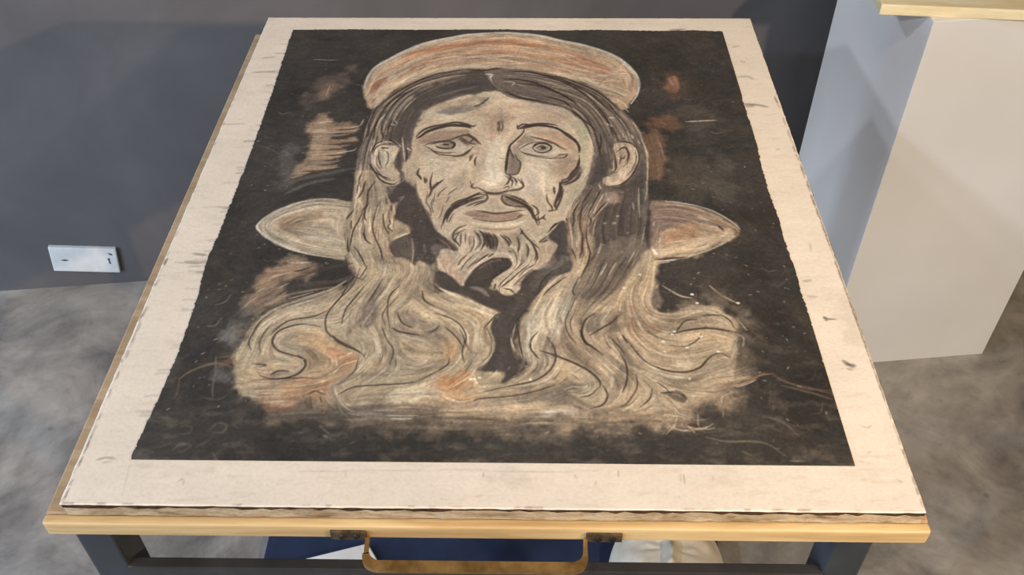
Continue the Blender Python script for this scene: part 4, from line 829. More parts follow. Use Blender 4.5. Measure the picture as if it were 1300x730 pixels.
S((64,52,43),1.17,0.8,[(204,331.4),(213.8,302.3),(232,290.3)])
S((64,52,43),1.08,0.8,[(231.6,314.9),(225.9,294.3)])
P((112,98,84),3.03,0.75,[(238.7,258.9),(247.6,274.6),(255.5,276.6),(250.3,251.4),(250.4,229),(244,218),(234.7,228.8)],2)
P((112,98,84),2.99,0.75,[(270.2,240.3),(283,244.2),(294.9,229.4),(290.7,218.4),(280,222)],2)
P((112,98,84),2.97,0.75,[(297.5,229.4),(313.5,225.9),(319.5,215.1),(307,209.6),(298.5,218.5)],2)
P((112,98,84),2.93,0.75,[(314.6,211.5),(325.2,208),(328.5,197.5),(315.3,202.6)],2)
S((150,145,138),2.73,0.6,[(251.4,264.9),(248.1,247.6),(246.4,240.1)])
P((138,120,98),3.81,0.6,[(302.7,169.8),(316.7,183.5),(324.6,180.1),(318.3,163.2),(306.2,158.2)],2)
P((110,98,84),3.62,0.8,[(236,111.3),(257.2,114.6),(277,108.7),(298.9,104.4),(292.6,96.78),(259.5,96.43),(240.4,97.73)],2)
P((196,178,142),3.69,0.85,[(270.7,122.5),(286.1,136.9),(307.8,140.3),(316.1,127.7),(304.7,119.8)],2)
P((170,148,114),3.69,0.7,[(233.3,130),(254.4,136.5),(273.9,136.7),(266,120.9),(242.4,117.6)],2)
P((178,142,102),5.69,0.6,[(171.8,213.7),(194.6,217.5),(205.8,196.2),(238.8,179.3),(236.6,159.1),(219.7,139.4),(199.9,126.5),(170.2,116.8),(151.4,126),(177.5,142.2),(188.7,161.9),(182.6,182.1)],3)
P((160,112,78),5.75,0.75,[(208,182.4),(224.9,187.7),(240.1,179.3),(237.7,169.1),(220.6,165.6)],3)
P((150,118,86),5.68,0.6,[(215.1,168.9),(235.6,165.7),(232.5,152.5),(215.2,152.3)],3)
P((164,126,90),5.57,0.6,[(165.8,138.8),(198.5,148.9),(219.2,142.6),(216.8,126.7),(193.1,123.3),(171.4,123)],3)
P((166,126,84),5.58,0.75,[(322.2,143.7),(331.2,155.1),(348.5,156.9),(363.6,150.6),(361.8,134.5),(338.1,124.8),(323.4,127.8)],3)
P((146,104,70),5.6,0.7,[(331.6,150.2),(351.1,153.7),(349.3,140.7),(334.9,137.4)],3)
P((178,144,106),5.5,0.6,[(328,131),(352.2,131.2),(371.8,125.1),(357.9,112.6),(333.7,118.5)],3)
P((182,140,94),5.79,0.6,[(323.1,200.9),(338.7,197.6),(342.2,180.3),(332.5,173.4),(324.1,187)],3)
P((190,160,120),5.67,0.6,[(121.4,161.3),(155.6,164.9),(179.4,171.9),(175.6,151.9),(145.5,141.8),(126.6,138.4)],3)
P((124,88,68),5.49,0.5,[(150.3,119.7),(170.2,116.8),(193.1,123.3),(185.8,110.8),(162.5,107.5)],3)
P((128,112,94),2.36,0.85,[(156.3,151.7),(162.1,157.7),(174.7,156.8),(170.7,151.9),(159.1,147.8)],1)
S((78,66,58),1.87,0.8,[(156.3,151.7),(162.2,157.4),(173.5,156.8)])
S((214,186,148),1.35,0.75,[(219.4,157.3),(225.6,165.6),(239.7,172.5)])
S((214,186,148),1.42,0.75,[(219.1,175.7),(233.3,182.7)])
S((214,186,148),1.34,0.75,[(204.2,129.7),(211.2,131.3)])
S((214,186,148),1.35,0.75,[(212.8,152.3),(221.6,159)])
S((214,186,148),1.24,0.75,[(337.3,137.4),(349,147.2),(356,153.7)])
S((214,186,148),1.03,0.75,[(358.5,153.8),(361.4,144.1)])
S((214,186,148),1.14,0.75,[(328.2,127.8),(335.9,121.6)])
S((214,186,148),1.36,0.75,[(197.7,139.2),(213.8,145.8)])
S((214,186,148),1.03,0.75,[(220.6,165.6),(217.1,172.3)])
S((96,62,46),1.43,0.75,[(197.4,126.4),(203.9,131.3),(214.4,126.6)])
S((96,62,46),1.12,0.75,[(210.1,123.4),(212.3,117.2)])
S((96,62,46),1.12,0.75,[(200.4,123.3),(203.7,111)])
S((222,206,180),2.03,0.85,[(339,121.7),(340.2,121.1)])
S((222,206,180),2.13,0.85,[(358.2,148.9),(359.5,148.2)])
S((222,206,180),2.11,0.85,[(360.9,144),(362.1,143.4)])
S((222,206,180),2.13,0.85,[(363.1,150.5),(364.3,149.9)])
S((222,206,180),2.12,0.85,[(354.5,148.8),(355.8,148.2)])
S((222,206,180),2.16,0.85,[(413.5,148.5),(414.7,147.8)])
S((150,132,106),1.68,0.7,[(224.6,123.6),(231.7,108.2),(240.1,99.53)])
S((150,134,110),1.08,0.7,[(223.5,122.6),(234.5,105.1),(244.2,95.67)])
S((202,184,150),2.76,0.7,[(227,123.6),(222.2,139.4),(237.5,152.5),(245.6,165.8)])
S((198,178,144),3.32,0.6,[(314.9,279.1),(337.4,265.6),(359.4,252.4),(378.3,241.3)])
S((192,172,140),2.16,0.7,[(368.7,215.6),(375,194.4),(371.3,177.2),(360.5,163.7)])
S((190,170,138),3.75,0.5,[(249.8,172.6),(262.8,189.8),(265.9,207.4)])
S((196,176,144),3.94,0.5,[(276.6,179.7),(300.5,166.4),(310,173.2)])
S((204,186,152),3.43,0.5,[(128.9,195.5),(137.3,217),(159.9,235.5),(189.7,247.1)])
S((110,96,80),6.18,0.5,[(144.5,246.6),(174.4,258.3),(201.2,276.1)])
S((74,66,58),5.11,0.6,[(154.3,279.6),(175.1,285.8),(204.6,290.1),(219.3,302.4)])
S((70,62,54),6.69,0.6,[(161.3,301.9),(187.6,310.3),(214.3,318.9)])
B([(170,146,116),(140,118,94),(182,160,130),(116,97,79),(160,132,106)],1.71,0.65,34,[(476.9,459.7),(459.2,414.4),(457.3,396.1),(459.5,373.9),(461.4,346),(462,321.2),(457.4,305)],[(505.2,459.9),(506.5,431.1),(492,405.5),(483.9,385.2),(481.5,363.3),(483.3,342),(477.9,313.2)])
S((62,50,42),1.45,0.8,[(471.3,428.5),(465.7,412.2),(465.1,394),(461.9,385)])
S((62,50,42),1.39,0.8,[(478.1,433.3),(475.3,419.2),(472.3,396.3),(472.4,380.6),(474.7,367.5),(473.3,350.4),(474,333.6)])
S((62,50,42),1.5,0.8,[(500.6,457.5),(493.7,438.1),(485.4,416.9),(482,405.4)])
S((62,50,42),1.47,0.8,[(483.4,405.4),(485.9,396.4),(482.5,385.2)])
S((62,50,42),1.39,0.8,[(479.5,380.7),(478.8,365.4),(480.8,346.2),(483,335.7)])
S((62,50,42),1.57,0.8,[(490.3,459.8),(483.7,445.2),(477.2,430.9)])
S((62,50,42),1.6,0.8,[(506.6,433.5),(497.1,419.4),(489,403.2)])
S((62,50,42),1.35,0.8,[(473.4,369.7),(472.5,346.1),(469.1,329.4)])
S((62,50,42),1.4,0.8,[(461.4,346),(465,329.4)])
S((62,50,42),1.5,0.8,[(456,400.7),(457.3,396.1)])
S((198,176,146),1.66,0.7,[(470.6,450),(461.6,421.4),(460.3,403)])
S((198,176,146),1.69,0.7,[(503,447.8),(492.8,421.6),(489.4,410.1)])
S((198,176,146),1.57,0.7,[(469,403),(469.4,376.2),(470,354.6)])
S((198,176,146),1.54,0.7,[(477.3,363.2),(477.8,342),(478.6,327.4)])
S((198,176,146),1.56,0.7,[(460.1,393.9),(462,365.3),(461.4,346)])
S((198,176,146),1.79,0.7,[(498.1,467.3),(500.6,457.5)])
S((198,176,146),1.58,0.7,[(477.4,398.6),(477.5,385.1)])
P((166,122,100),3.32,0.6,[(474.4,396.3),(478.8,398.6),(479.3,376.3),(473.6,376.2)],1.5)
B([(186,168,136),(198,182,152),(170,150,120),(150,131,104)],2.01,0.6,26,[(458.5,312.7),(430.5,282.2),(414.2,249.2),(405.2,212.4),(410.5,177.6),(411.8,164.2),(387.4,141.1)],[(474.7,304.7),(462.6,272.6),(453.7,242),(445.1,209.2),(434.6,195),(439.2,171.1),(424.1,147.9)])
P((198,182,152),7.9,0.7,[(411.6,237.9),(432.9,260.8),(451.4,253.3),(447.9,220),(429.7,209),(419.3,181.1),(409.2,194.8)],2)
P((110,97,81),4.22,0.9,[(478.2,321.2),(496.6,351.2),(517.6,369),(540.6,369.2),(534.5,330.1),(518.5,301),(492.2,272.9),(470.4,264.9),(468.5,284.5)],2)
B([(96,83,69),(150,132,105),(74,64,54),(130,113,91),(60,52,44)],1.54,0.75,30,[(494.2,359.9),(481.2,325.4),(468.6,288.5),(457,264.8),(451,238.3)],[(546.5,338.7),(524.3,305.1),(511.6,280.9),(488.5,253.6),(474.4,234.8)])
B([(156,134,105),(132,112,90),(176,156,126),(118,100,80)],1.7,0.6,26,[(544.1,343),(535.6,309.3),(518.4,281),(514.5,246.3),(510.6,209.8),(520.1,185.5),(536.2,168.8)],[(555.1,326.1),(548.5,285.2),(543.2,258),(551,243),(574.7,243.2),(599.3,250.9),(621.4,239.9)])
B([(166,144,113),(142,121,96),(182,162,130),(152,130,102)],1.66,0.6,34,[(450.9,234.6),(452.8,209.3),(469.7,185),(483.8,164.9),(494.8,142.2),(481.2,117)],[(512.4,217),(515.6,192.3),(524.3,175.4),(538,162.2),(560.1,160.7),(596.4,156.2)])
B([(170,149,118),(148,128,102),(186,168,136),(136,116,92)],2.01,0.55,26,[(545.4,239.2),(566,235.7),(593.5,247.1),(614.3,245.4),(626.4,221.7)],[(516.4,202.8),(529.3,175.4),(547.9,162.3),(572.7,162.5),(613.3,186.4)])
P((120,108,90),4.95,0.75,[(474.6,238.5),(488.1,246.1),(503.7,242.5),(499.9,224.1),(481.2,213.1),(470.8,209.4),(468.8,223.8)],2)
P((90,78,66),2.97,0.75,[(492.5,231.3),(506.1,238.8),(507.4,220.5),(499.5,216.8)],2)
P((118,104,88),4.75,0.7,[(493.9,209.7),(511.1,199.2),(513.8,168.5),(504.3,139.1),(495.2,148.7),(504.3,175.2)],2)
P((140,118,98),5.78,0.6,[(434.7,205.5),(455.1,202.2),(474.6,181.6),(464.3,174.8),(444.6,188.2)],2)
P((116,102,86),4.79,0.75,[(424.4,194.9),(434.8,209.1),(439.5,188.1),(434.2,167.7),(419.2,154.4),(424.3,177.7)],2)
P((108,97,82),7.37,0.8,[(424,141.5),(443.9,154.6),(473.3,151.7),(482.6,142.1),(462.7,132.3),(476.8,123.1),(462,113.7),(433.4,116.5),(407.1,125.5)],3)
P((186,166,132),4.6,0.8,[(457.8,129.2),(477.7,142),(486.1,138.9),(484.1,126.3),(466.9,116.8)],2.5)
P((182,160,126),4.7,0.7,[(441.7,171.2),(463.9,164.7),(478,148.5),(463.3,148.3),(441.4,154.6)],2)
P((200,186,160),3.61,0.8,[(426.2,110.3),(442.9,113.5),(457.1,109.1),(435.6,103.7),(423.8,104.8)],2)
S((62,51,42),1.65,0.8,[(422,214.3),(415.5,203.6),(414.3,191.3),(419.3,181.1),(423,176)])
S((62,51,42),2.16,0.8,[(424.4,187.3),(436.9,181.9),(454.3,173),(471.2,161.5),(481.7,148.5),(482.4,138.9)])
S((62,51,42),1.39,0.8,[(430.9,207.3),(438.3,191.6),(439.3,174.5),(431.6,157.8),(416.7,146.2),(397.2,140.6),(368.2,132)])
S((62,51,42),1.28,0.8,[(438.7,141.6),(419.1,133.5),(395,126.9),(366.2,123.5),(359.1,120.3)])
S((62,51,42),2.05,0.8,[(482.7,242.3),(471.7,231.1),(467.1,213),(470.4,200.6),(480.1,190.3),(488.5,181.8)])
S((62,51,42),1.85,0.8,[(475.9,209.5),(489.3,220.4),(500.3,229.5),(506,237)])
S((62,51,42),1.35,0.8,[(485,142.1),(489.1,129.5),(483.6,117),(471.5,112.3)])
S((62,51,42),1.26,0.8,[(481.2,138.9),(472.2,129.3),(462.5,126.1)])
S((62,51,42),1.44,0.8,[(505,185.3),(510.1,168.5),(509.4,148.8),(503.8,132.8)])
S((62,51,42),0.957,0.8,[(519.1,157),(518.4,139.3),(507.7,120.3),(500.1,114.1)])
S((62,51,42),1.11,0.8,[(533.3,137.8),(529.7,125.2),(519.2,114.3)])
S((62,51,42),1.86,0.8,[(514,204.5),(520.4,188.9),(531.5,172.1),(547.9,162.3),(567.4,159.8),(583,165.9),(594.7,179.4),(605.6,185.7),(616,179.6)])
S((62,51,42),1.99,0.8,[(509.3,209.8),(513.6,199.3)])
S((62,51,42),1.36,0.8,[(563.3,212.1),(575.8,230.3),(589.2,234.1)])
S((62,51,42),2.14,0.8,[(558.2,212.1),(576.8,217.6),(597.8,220.7),(615.5,218),(627.8,214.5)])
S((62,51,42),1.56,0.8,[(595.2,239.7),(613.5,239.8),(622.9,232.5),(626.4,221.7)])
S((62,51,42),1.09,0.8,[(556.5,196.2),(571.5,194.6),(585.3,203.5),(591.8,214.2)])
S((62,51,42),0.871,0.8,[(455.1,245.8),(450.7,227.2),(454.1,209.3),(462.6,195.3)])
S((62,51,42),0.842,0.8,[(461.7,245.9),(455.9,227.3),(457.9,209.3)])
S((62,51,42),2.18,0.8,[(465.9,216.5),(470.3,198.8),(475.3,195.4)])
S((62,51,42),1.24,0.8,[(439,308.4),(427.8,292.1),(422.3,272.3)])
S((62,51,42),1.33,0.8,[(452.6,298.4),(435.8,280.2),(427.6,268.4)])
S((62,51,42),1.26,0.8,[(467.6,298.5),(460.1,276.5),(462.5,268.7)])
S((62,51,42),1.12,0.8,[(538.9,145.9),(545.6,139.5),(551.8,130.1)])
S((62,51,42),1.03,0.8,[(493.9,209.7),(505.5,192.2),(509.8,182)])
S((62,51,42),1.45,0.8,[(482,342.4),(478.2,321.2),(468.9,296.5)])
S((62,51,42),1.37,0.8,[(406.3,241.6),(398.6,226.7),(395,208.7),(400.4,184.3)])
S((62,51,42),1.3,0.8,[(401.3,215.9),(403.6,194.7),(406.7,177.6)])
S((170,152,122),2.08,0.7,[(398.6,226.7),(395.1,201.6),(401.7,180.9)])
P((90,78,66),1.83,0.85,[(542.4,132.5),(559.4,133.4),(565.7,125.6),(561.5,120.3),(549.1,127)],1)
S((54,46,38),1.77,0.85,[(541.2,132.5),(557,133.3),(565.7,125.6)])
S((186,166,134),1.27,0.7,[(545.8,130.1),(549.6,120.8),(553.4,111.6)])
P((202,184,146),3.79,0.8,[(558.9,172.3),(574.7,179.2),(579.1,174.2),(573.1,165.8),(560.7,165.7)],2.5)
P((140,108,78),4.93,0.45,[(518.9,235.2),(541.8,228.1),(554,221),(534.9,210),(517.5,217)],2)
P((184,158,120),5.78,0.5,[(588.8,210.6),(624.7,210.9),(617.8,183.1),(589.3,176)],2)
S((222,206,178),2.29,0.8,[(560,212.1),(561.5,211.7)])
S((222,206,178),2.46,0.8,[(591.6,258.4),(593.1,258)])
S((222,206,178),2.59,0.8,[(534.3,303.2),(535.9,302.8)])
S((222,206,178),2.5,0.8,[(587.9,271.8),(589.5,271.5)])
S((222,206,178),2.25,0.8,[(549.9,201.4),(551.4,201)])
S((222,206,178),2.3,0.8,[(563,215.7),(564.5,215.3)])
S((222,206,178),2.29,0.8,[(589.1,208.8),(590.6,208.5)])
S((222,206,178),2.23,0.8,[(573.1,192.9),(574.6,192.6)])
S((222,206,178),2.2,0.8,[(549.8,187.5),(551.3,187.2)])
S((222,206,178),2.51,0.8,[(514.8,281),(516.4,280.6)])
S((222,206,178),2.73,0.8,[(554.1,338.8),(555.7,338.3)])
S((222,206,178),2.22,0.8,[(604,188),(605.4,187.7)])
S((222,206,178),2.09,0.8,[(570.5,151),(571.9,150.7)])
S((222,206,178),2.48,0.8,[(635.4,258.8),(636.9,258.5)])
S((180,160,130),2.15,0.6,[(557.9,285.3),(575.1,269.8),(588,266)])
S((180,160,130),1.89,0.6,[(514.6,284.9),(516.4,273.1),(524.2,269.3)])
S((180,160,130),2.08,0.6,[(609.4,285.8),(620.6,270.2),(634.8,258.8)])
S((180,160,130),1.76,0.6,[(631.3,236.3),(638.7,218.2)])
S((180,160,130),2.01,0.6,[(522.4,213.5),(537.5,210.1),(553.3,213.8)])
S((180,160,130),1.5,0.6,[(516.2,269.2),(511.3,238.9)])
S((180,160,130),1.4,0.6,[(616.7,176.3),(626.1,203.9)])
P((110,98,82),8.07,0.6,[(575.9,251.5),(592.5,260.9),(609.1,268.6),(625.1,270.6),(633.7,259.4),(640.3,252.1),(635.7,239.3),(622,250.1),(601.9,253.6)],3)
P((86,76,64),10.2,0.5,[(609.4,289.6),(623.9,280.1),(626.8,265),(608.6,264.8)],3)
S((140,104,78),2.11,0.75,[(601.4,144.9),(615.1,141.9),(628,148.3),(641.3,156.3),(652.4,158)])
S((120,100,80),1.96,0.75,[(597,130.9),(610.2,140.3),(625.1,145.1),(638.4,153.1)])
S((130,116,96),1.67,0.75,[(598.4,124.8),(598.8,115.8),(597.1,103.9)])
S((150,134,110),1.65,0.75,[(573.9,106.6),(572.4,94.96),(573,90.64)])
S((140,124,102),1.81,0.75,[(558.5,103.5),(561.1,96.28)])
S((126,112,92),1.65,0.75,[(565.6,105.1),(565.3,97.77)])
S((160,142,116),1.98,0.75,[(539.6,98.23),(547.9,90.38),(556.6,86.9),(566.9,87.72),(579.8,90.72),(586.1,95.1)])
S((160,142,114),1.69,0.75,[(549.8,118.3),(553.1,106.4),(550.7,94.72),(541.4,82.47)])
S((160,142,114),1.92,0.75,[(562.9,91.97),(567.7,84.88)])
S((70,44,36),2.09,0.75,[(563.1,93.41),(573.1,92.08)])
S((112,84,66),2.27,0.36,[(618.2,154),(635.5,157.8),(652.3,158.8),(661.8,150.8),(681.6,140.1),(708.1,136.8)])
S((104,90,74),2.32,0.36,[(654.6,156.2),(666.6,147.2),(687.1,140.2),(707.3,133.2)])
S((96,82,68),2.31,0.36,[(660.4,143.5),(685.9,134.8),(705.7,126.2)])
S((140,124,100),2.03,0.36,[(577.7,79.2),(595.2,74.52),(618.6,74.78),(633.6,71.72),(646.6,59.15)])
S((120,96,78),2.08,0.36,[(581,84.14),(570.9,87.32),(560.6,88.87)])
S((100,90,76),1.62,0.36,[(648.1,136.2),(643.5,118.6)])
S((100,90,76),1.64,0.36,[(600.1,125.1),(597,104.3)])
S((92,82,70),2.1,0.36,[(634.3,104.7),(651.6,98.17),(664.1,81.76)])
S((140,122,96),1.92,0.36,[(650.5,52.94),(663.2,53.08)])
S((130,116,96),1.63,0.36,[(573.5,107.5),(572.2,97.33)])
S((110,98,82),2.01,0.36,[(609,63.47),(615.9,58.82)])
S((150,126,96),2.52,0.32,[(119.4,159.3),(106.6,165.2),(97.08,166.6),(84.53,161.9),(72.88,154.3),(66.27,145.2)])
S((150,134,108),1.86,0.32,[(94.88,177.4),(100.4,153),(101.4,138.2),(105.4,122.4)])
S((130,112,90),2.52,0.32,[(97.48,174.3),(108.6,176),(116.2,173)])
S((104,92,76),1.91,0.32,[(66.27,145.2),(68.79,132.1),(68.65,120.6)])
S((116,100,82),2.21,0.32,[(60.1,96.7),(72.4,95.46)])
S((106,94,78),2.15,0.32,[(82.95,84.72),(86.51,87.45),(94.74,84.85),(93.31,78.15),(85.85,78.07)])
S((96,86,70),2.18,0.32,[(111.5,82.34),(118.1,90.49),(127.3,87.89),(124.9,79.82),(114.3,79.71)])
S((98,86,70),2.22,0.32,[(83.89,58.43),(88.4,64.95),(98.94,65.06),(94.37,58.55),(86.7,55.9)])
S((104,92,76),2.32,0.32,[(105.6,63.84),(114.5,70.46)])
S((100,88,72),2.33,0.32,[(66.35,60.82),(79.6,66.16)])
S((96,84,68),1.63,0.32,[(122.3,56.29),(128.9,46.21)])
S((104,92,76),1.86,0.32,[(131,90.63),(138.7,85.32)])
S((120,106,86),1.85,0.32,[(215.2,88.83),(225.3,79.57)])
S((112,100,84),2.35,0.32,[(94.76,122.3),(110.9,119.6),(118.4,125.4)])
S((136,120,96),1.81,0.32,[(230,119.4),(245.6,94.57)])
P((110,102,92),6.6,0.7,[(102.7,153.1),(109.6,162.2),(118.5,153.2),(118.4,144.3),(106.8,145.6)],2)
P((130,96,70),3.82,0.6,[(102.1,169.8),(111.7,172.9),(116.5,166.8),(109.6,162.2)],2)
P((112,106,96),5.87,0.5,[(98.74,202.9),(103.9,206.1),(117.1,199.8),(107.6,190.1),(99.87,193.2)],2)
S((84,75,64),4.62,0.25,[(496.4,96.53),(517.2,99.12),(537.6,97.47)])
S((84,75,64),2.24,0.3,[(185.8,97.47),(214.3,97.62),(242.6,98.61)])
S((112,99,82),2.9,0.18,[(551.8,96.17),(564.4,98.05),(576.6,96.18)])
S((150,134,110),3.26,0.27,[(238.2,103.1),(257.8,103.9),(277.8,101.8)])
S((140,124,100),2.24,0.15,[(234.5,118.9),(255,119.4),(275.4,120.8)])
S((150,134,110),1.96,0.24,[(394,90.71),(422.9,93.51),(451.8,92.98)])
S((84,75,64),1.99,0.18,[(473.2,94.27),(495.2,94.99),(517,92.6)])
S((112,99,82),4.34,0.17,[(267.4,114.4),(293.6,115.2),(320.1,113)])
S((112,99,82),2.15,0.2,[(241.2,87.07),(254.8,90.02),(268.6,91.81)])
S((112,99,82),2.9,0.24,[(340,104.7),(354.4,105.4),(368.8,106.5)])
S((140,124,100),3.24,0.25,[(376.6,104.6),(400.9,103.6),(425.2,102.1)])
S((70,62,53),3.18,0.32,[(318,100.5),(350.2,99.06),(382.2,97.67)])
S((140,124,100),2.97,0.35,[(333.7,95.43),(359.8,95.61),(386,95.08)])
S((140,124,100),3.77,0.28,[(241.2,96),(267.5,98.39),(294.3,97.87)])
S((140,124,100),2.71,0.2,[(175.5,102.3),(201.4,103.9),(227.6,103.3)])
S((140,124,100),4.76,0.2,[(544.4,133.7),(572.5,131.3),(600.6,129.8)])
S((70,62,53),1.94,0.32,[(290.4,101.5),(311,102.9),(331.6,104.6)])
S((84,75,64),2.36,0.29,[(347.6,89.94),(380.2,90.51),(412.7,92.11)])
S((140,124,100),4.64,0.28,[(214.6,103.6),(233.7,102),(252.4,103.3)])
S((150,134,110),2.44,0.22,[(423.1,92.6),(445.9,93),(468.6,92.77)])
S((140,124,100),2.64,0.28,[(515.1,101.7),(543.7,104.4),(571.9,102.5)])
S((70,62,53),4.3,0.35,[(201.1,101.5),(226.7,101.7),(252.7,99.29)])
S((70,62,53),2.49,0.17,[(556.8,125.3),(568.8,126.3),(580.9,127.3)])
S((112,99,82),1.93,0.21,[(520,96.72),(551,96.37),(582.2,97.5)])
S((140,124,100),2.43,0.28,[(445.6,94.09),(460.8,91.96),(475.9,90.67)])
S((140,124,100),4.46,0.21,[(288.9,87.31),(318.9,87.48),(348.9,85.8)])
S((124,106,84),6.04,0.5,[(261.8,244),(260.8,207.4),(269.8,172.8),(253.1,146.2)])
S((124,106,84),4.62,0.5,[(236.8,232.5),(224.7,207),(237.4,189.6)])
S((124,106,84),6.15,0.5,[(282.5,197),(299,183.3),(324.3,183.6)])
S((124,106,84),5.45,0.5,[(318.2,233.3),(340.6,208.2),(354.6,183.9)])
S((124,106,84),5.25,0.5,[(157.3,235.5),(138.1,213.4),(132.3,192)])
S((124,106,84),5.17,0.5,[(222.2,139.4),(242.4,152.6),(272.1,152.9)])
S((124,106,84),4.21,0.5,[(286.9,153),(311.1,159.9),(335.5,166.7)])
S((124,106,84),6.27,0.5,[(445.6,234.5),(450,202.2),(464.4,178.1),(483.3,155)])
S((124,106,84),5.68,0.5,[(506,199.2),(513.8,168.5),(511.3,136)])
S((124,106,84),5.68,0.5,[(544.7,231.8),(570.8,232),(597.8,239.7)])
S((124,106,84),5.26,0.5,[(531.7,203),(550.4,185.8),(576,189.5)])
S((124,106,84),5.93,0.5,[(542.3,155.6),(560.9,146.1),(586.6,156.1)])
S((124,106,84),5.7,0.5,[(457.6,122.9),(480.9,110.8),(509.9,117.3)])
S((124,106,84),5.89,0.5,[(385.3,128.4),(419.1,128.8),(441.1,138.5)])
S((124,106,84),5.72,0.5,[(528.1,285),(530.9,254),(542.8,239.2)])
S((124,106,84),3.41,0.5,[(438.3,264.7),(429.9,234.4),(434.8,209.1)])
S((204,186,154),2.61,0.5,[(246,243.8),(238.8,217.9),(256.9,196.8),(264.8,172.8)])
S((204,186,154),3,0.5,[(281.4,207.6),(308,197.3),(321.8,183.5)])
S((204,186,154),3.45,0.5,[(179.1,247),(147.4,231.7),(131.8,206.1)])
S((204,186,154),3.39,0.5,[(321.7,259.7),(349,248.6),(373.2,237.5)])
S((204,186,154),4.29,0.5,[(424.9,260.7),(411.6,226.9),(414.2,198.3)])
S((204,186,154),3.38,0.5,[(479.7,181.7),(495.6,155.2),(489.1,129.5)])
S((204,186,154),3.38,0.5,[(571.2,235.7),(598.8,247.1),(618.2,236.2)])
S((204,186,154),4.02,0.5,[(524.9,182.1),(547.3,155.7),(571.4,152.7)])
S((204,186,154),2.84,0.5,[(399.7,138),(429,148),(444.2,167.8)])
P((112,96,79),6.66,0.4,[(206.7,447.9),(226.3,457.8),(240.6,424.3),(243.9,394.4),(256.1,374.4),(252.4,344.2),(264.3,323.5),(248.8,315.2),(231.6,344),(223.9,383),(214,414.8)],2.5)
P((112,96,79),6.23,0.45,[(274,308.4),(295.3,312.6),(307.9,306.7),(309.2,271.5),(294.8,256.3),(281,263.7),(269.5,286.6)],2.5)
P((112,96,79),6.06,0.35,[(230.1,252),(240.5,272.8),(253.1,278.7),(254.4,244.8),(247.2,219.5),(237,219.4)],2.5)
P((112,96,79),6.17,0.45,[(459.1,272.9),(478.7,300.2),(506.5,316.5),(518.8,300.6),(503.7,273.3),(476.4,248.7),(458.2,243.1)],2.5)
P((112,96,79),5.94,0.4,[(471.2,246.8),(502.2,249),(507.5,232.7),(499.8,211.4),(474.6,207.7),(468.9,221.6)],2.5)
P((112,96,79),5.95,0.35,[(503.5,249),(519.5,256.5),(534.1,231.2),(566.1,233.2),(553.9,213.7),(526.6,216.9),(506.9,223.8)],2.5)
P((112,96,79),6.55,0.3,[(460.1,396.2),(483.3,403.1),(487.7,376.4),(486.3,346.2),(480,329.5),(463.9,337.7)],2.5)
P((112,96,79),5.88,0.35,[(259.9,224.1),(304,229),(322.4,194.4),(304.6,183.7),(274.5,206.7)],2.5)
P((112,96,79),5.78,0.3,[(449.7,221.5),(467.8,200),(485,175.1),(472.6,168.9),(455,187.2)],2.5)
S((62,51,43),2.8,0.75,[(267.5,567.7),(276,581),(291.3,591.7),(310.4,598.5),(326.8,595.7),(338.2,594.4)])
S((62,51,43),3.19,0.75,[(399.7,591.9),(414.3,596.3),(430.5,596.4),(446.6,591.6),(459.2,579.4)])
S((62,51,43),2.97,0.75,[(462.2,573.8),(471.4,562.7),(476.9,547.6),(476.7,534)])
S((62,51,43),4.51,0.75,[(313.9,399.5),(317.3,413.3),(325.3,425),(339.5,434.5),(356.8,443)])
S((62,51,43),4.57,0.75,[(383.4,442.1),(398.2,432.6),(411.5,422.2),(418.7,404.9)])
S((62,51,43),2.95,0.75,[(450.3,469.4),(451.4,452.2),(446.6,433)])
S((62,51,43),3.32,0.75,[(476.2,520.7),(472.5,502.4),(462.8,487)])
S((62,51,43),2.63,0.75,[(386,544.2),(384.1,520.1),(383.9,494.1)])
S((62,51,43),3.73,0.75,[(362.2,373.1),(367,358),(368.8,345.2)])
S((62,51,43),2.81,0.75,[(309.7,557.4),(314.8,551.9),(312.1,544.2)])
S((62,51,43),3.13,0.75,[(417.4,547.2),(423,554),(433.3,554.9),(440.7,547.3)])
S((74,61,51),2.38,0.65,[(210.7,529.5),(213,543),(219.9,551.3),(231.1,550)])
S((74,61,51),1.45,0.65,[(224.6,537.7),(229.9,532.3),(232.5,516.3),(230.1,503.2)])
S((74,61,51),1.76,0.65,[(215.2,505.7),(224.2,487.8),(234.8,475.2),(245.6,472.8)])
S((74,61,51),1.23,0.65,[(216.5,526.8),(218.7,508.4),(224.9,495.5)])
S((74,61,51),1.69,0.65,[(526.9,539.8),(535.1,545.3),(540.6,534.5),(537.6,515.9),(530.5,502.9)])
S((74,61,51),1.52,0.65,[(521.4,539.7),(522.4,518.4),(520.6,502.8)])
S((74,61,51),1.27,0.65,[(548.8,539.9),(548.8,521.3),(542.5,500.4),(532.1,482.5)])
S((74,61,51),2.3,0.65,[(283.2,551.7),(293.9,556.7),(308,559.6)])
S((74,61,51),2.04,0.65,[(285.8,538.1),(301.9,532.8),(317.4,534.3)])
S((74,61,51),1.85,0.65,[(403.4,534.9),(419,528.3),(436,525.2)])
S((74,61,51),1.86,0.65,[(343.8,468.6),(341.2,461.1),(347.4,456.3)])
S((74,61,51),2.14,0.65,[(362.5,450.3),(374.4,448.7),(386.1,454.1)])
S((74,61,51),1.68,0.65,[(387.2,478.9),(391.8,473.9),(390.5,461.5)])
P((140,117,94),4.96,0.5,[(262.1,557.1),(274.1,565.5),(293.2,565.6),(315.3,570),(331.5,565.9),(325.6,557.5),(303.2,560.1),(281.4,554.4)],2)
P((150,127,101),6.08,0.5,[(273,540.7),(295.8,530.1),(317.8,527.6),(333.1,533),(324.5,519.6),(299.7,519.5)],2)
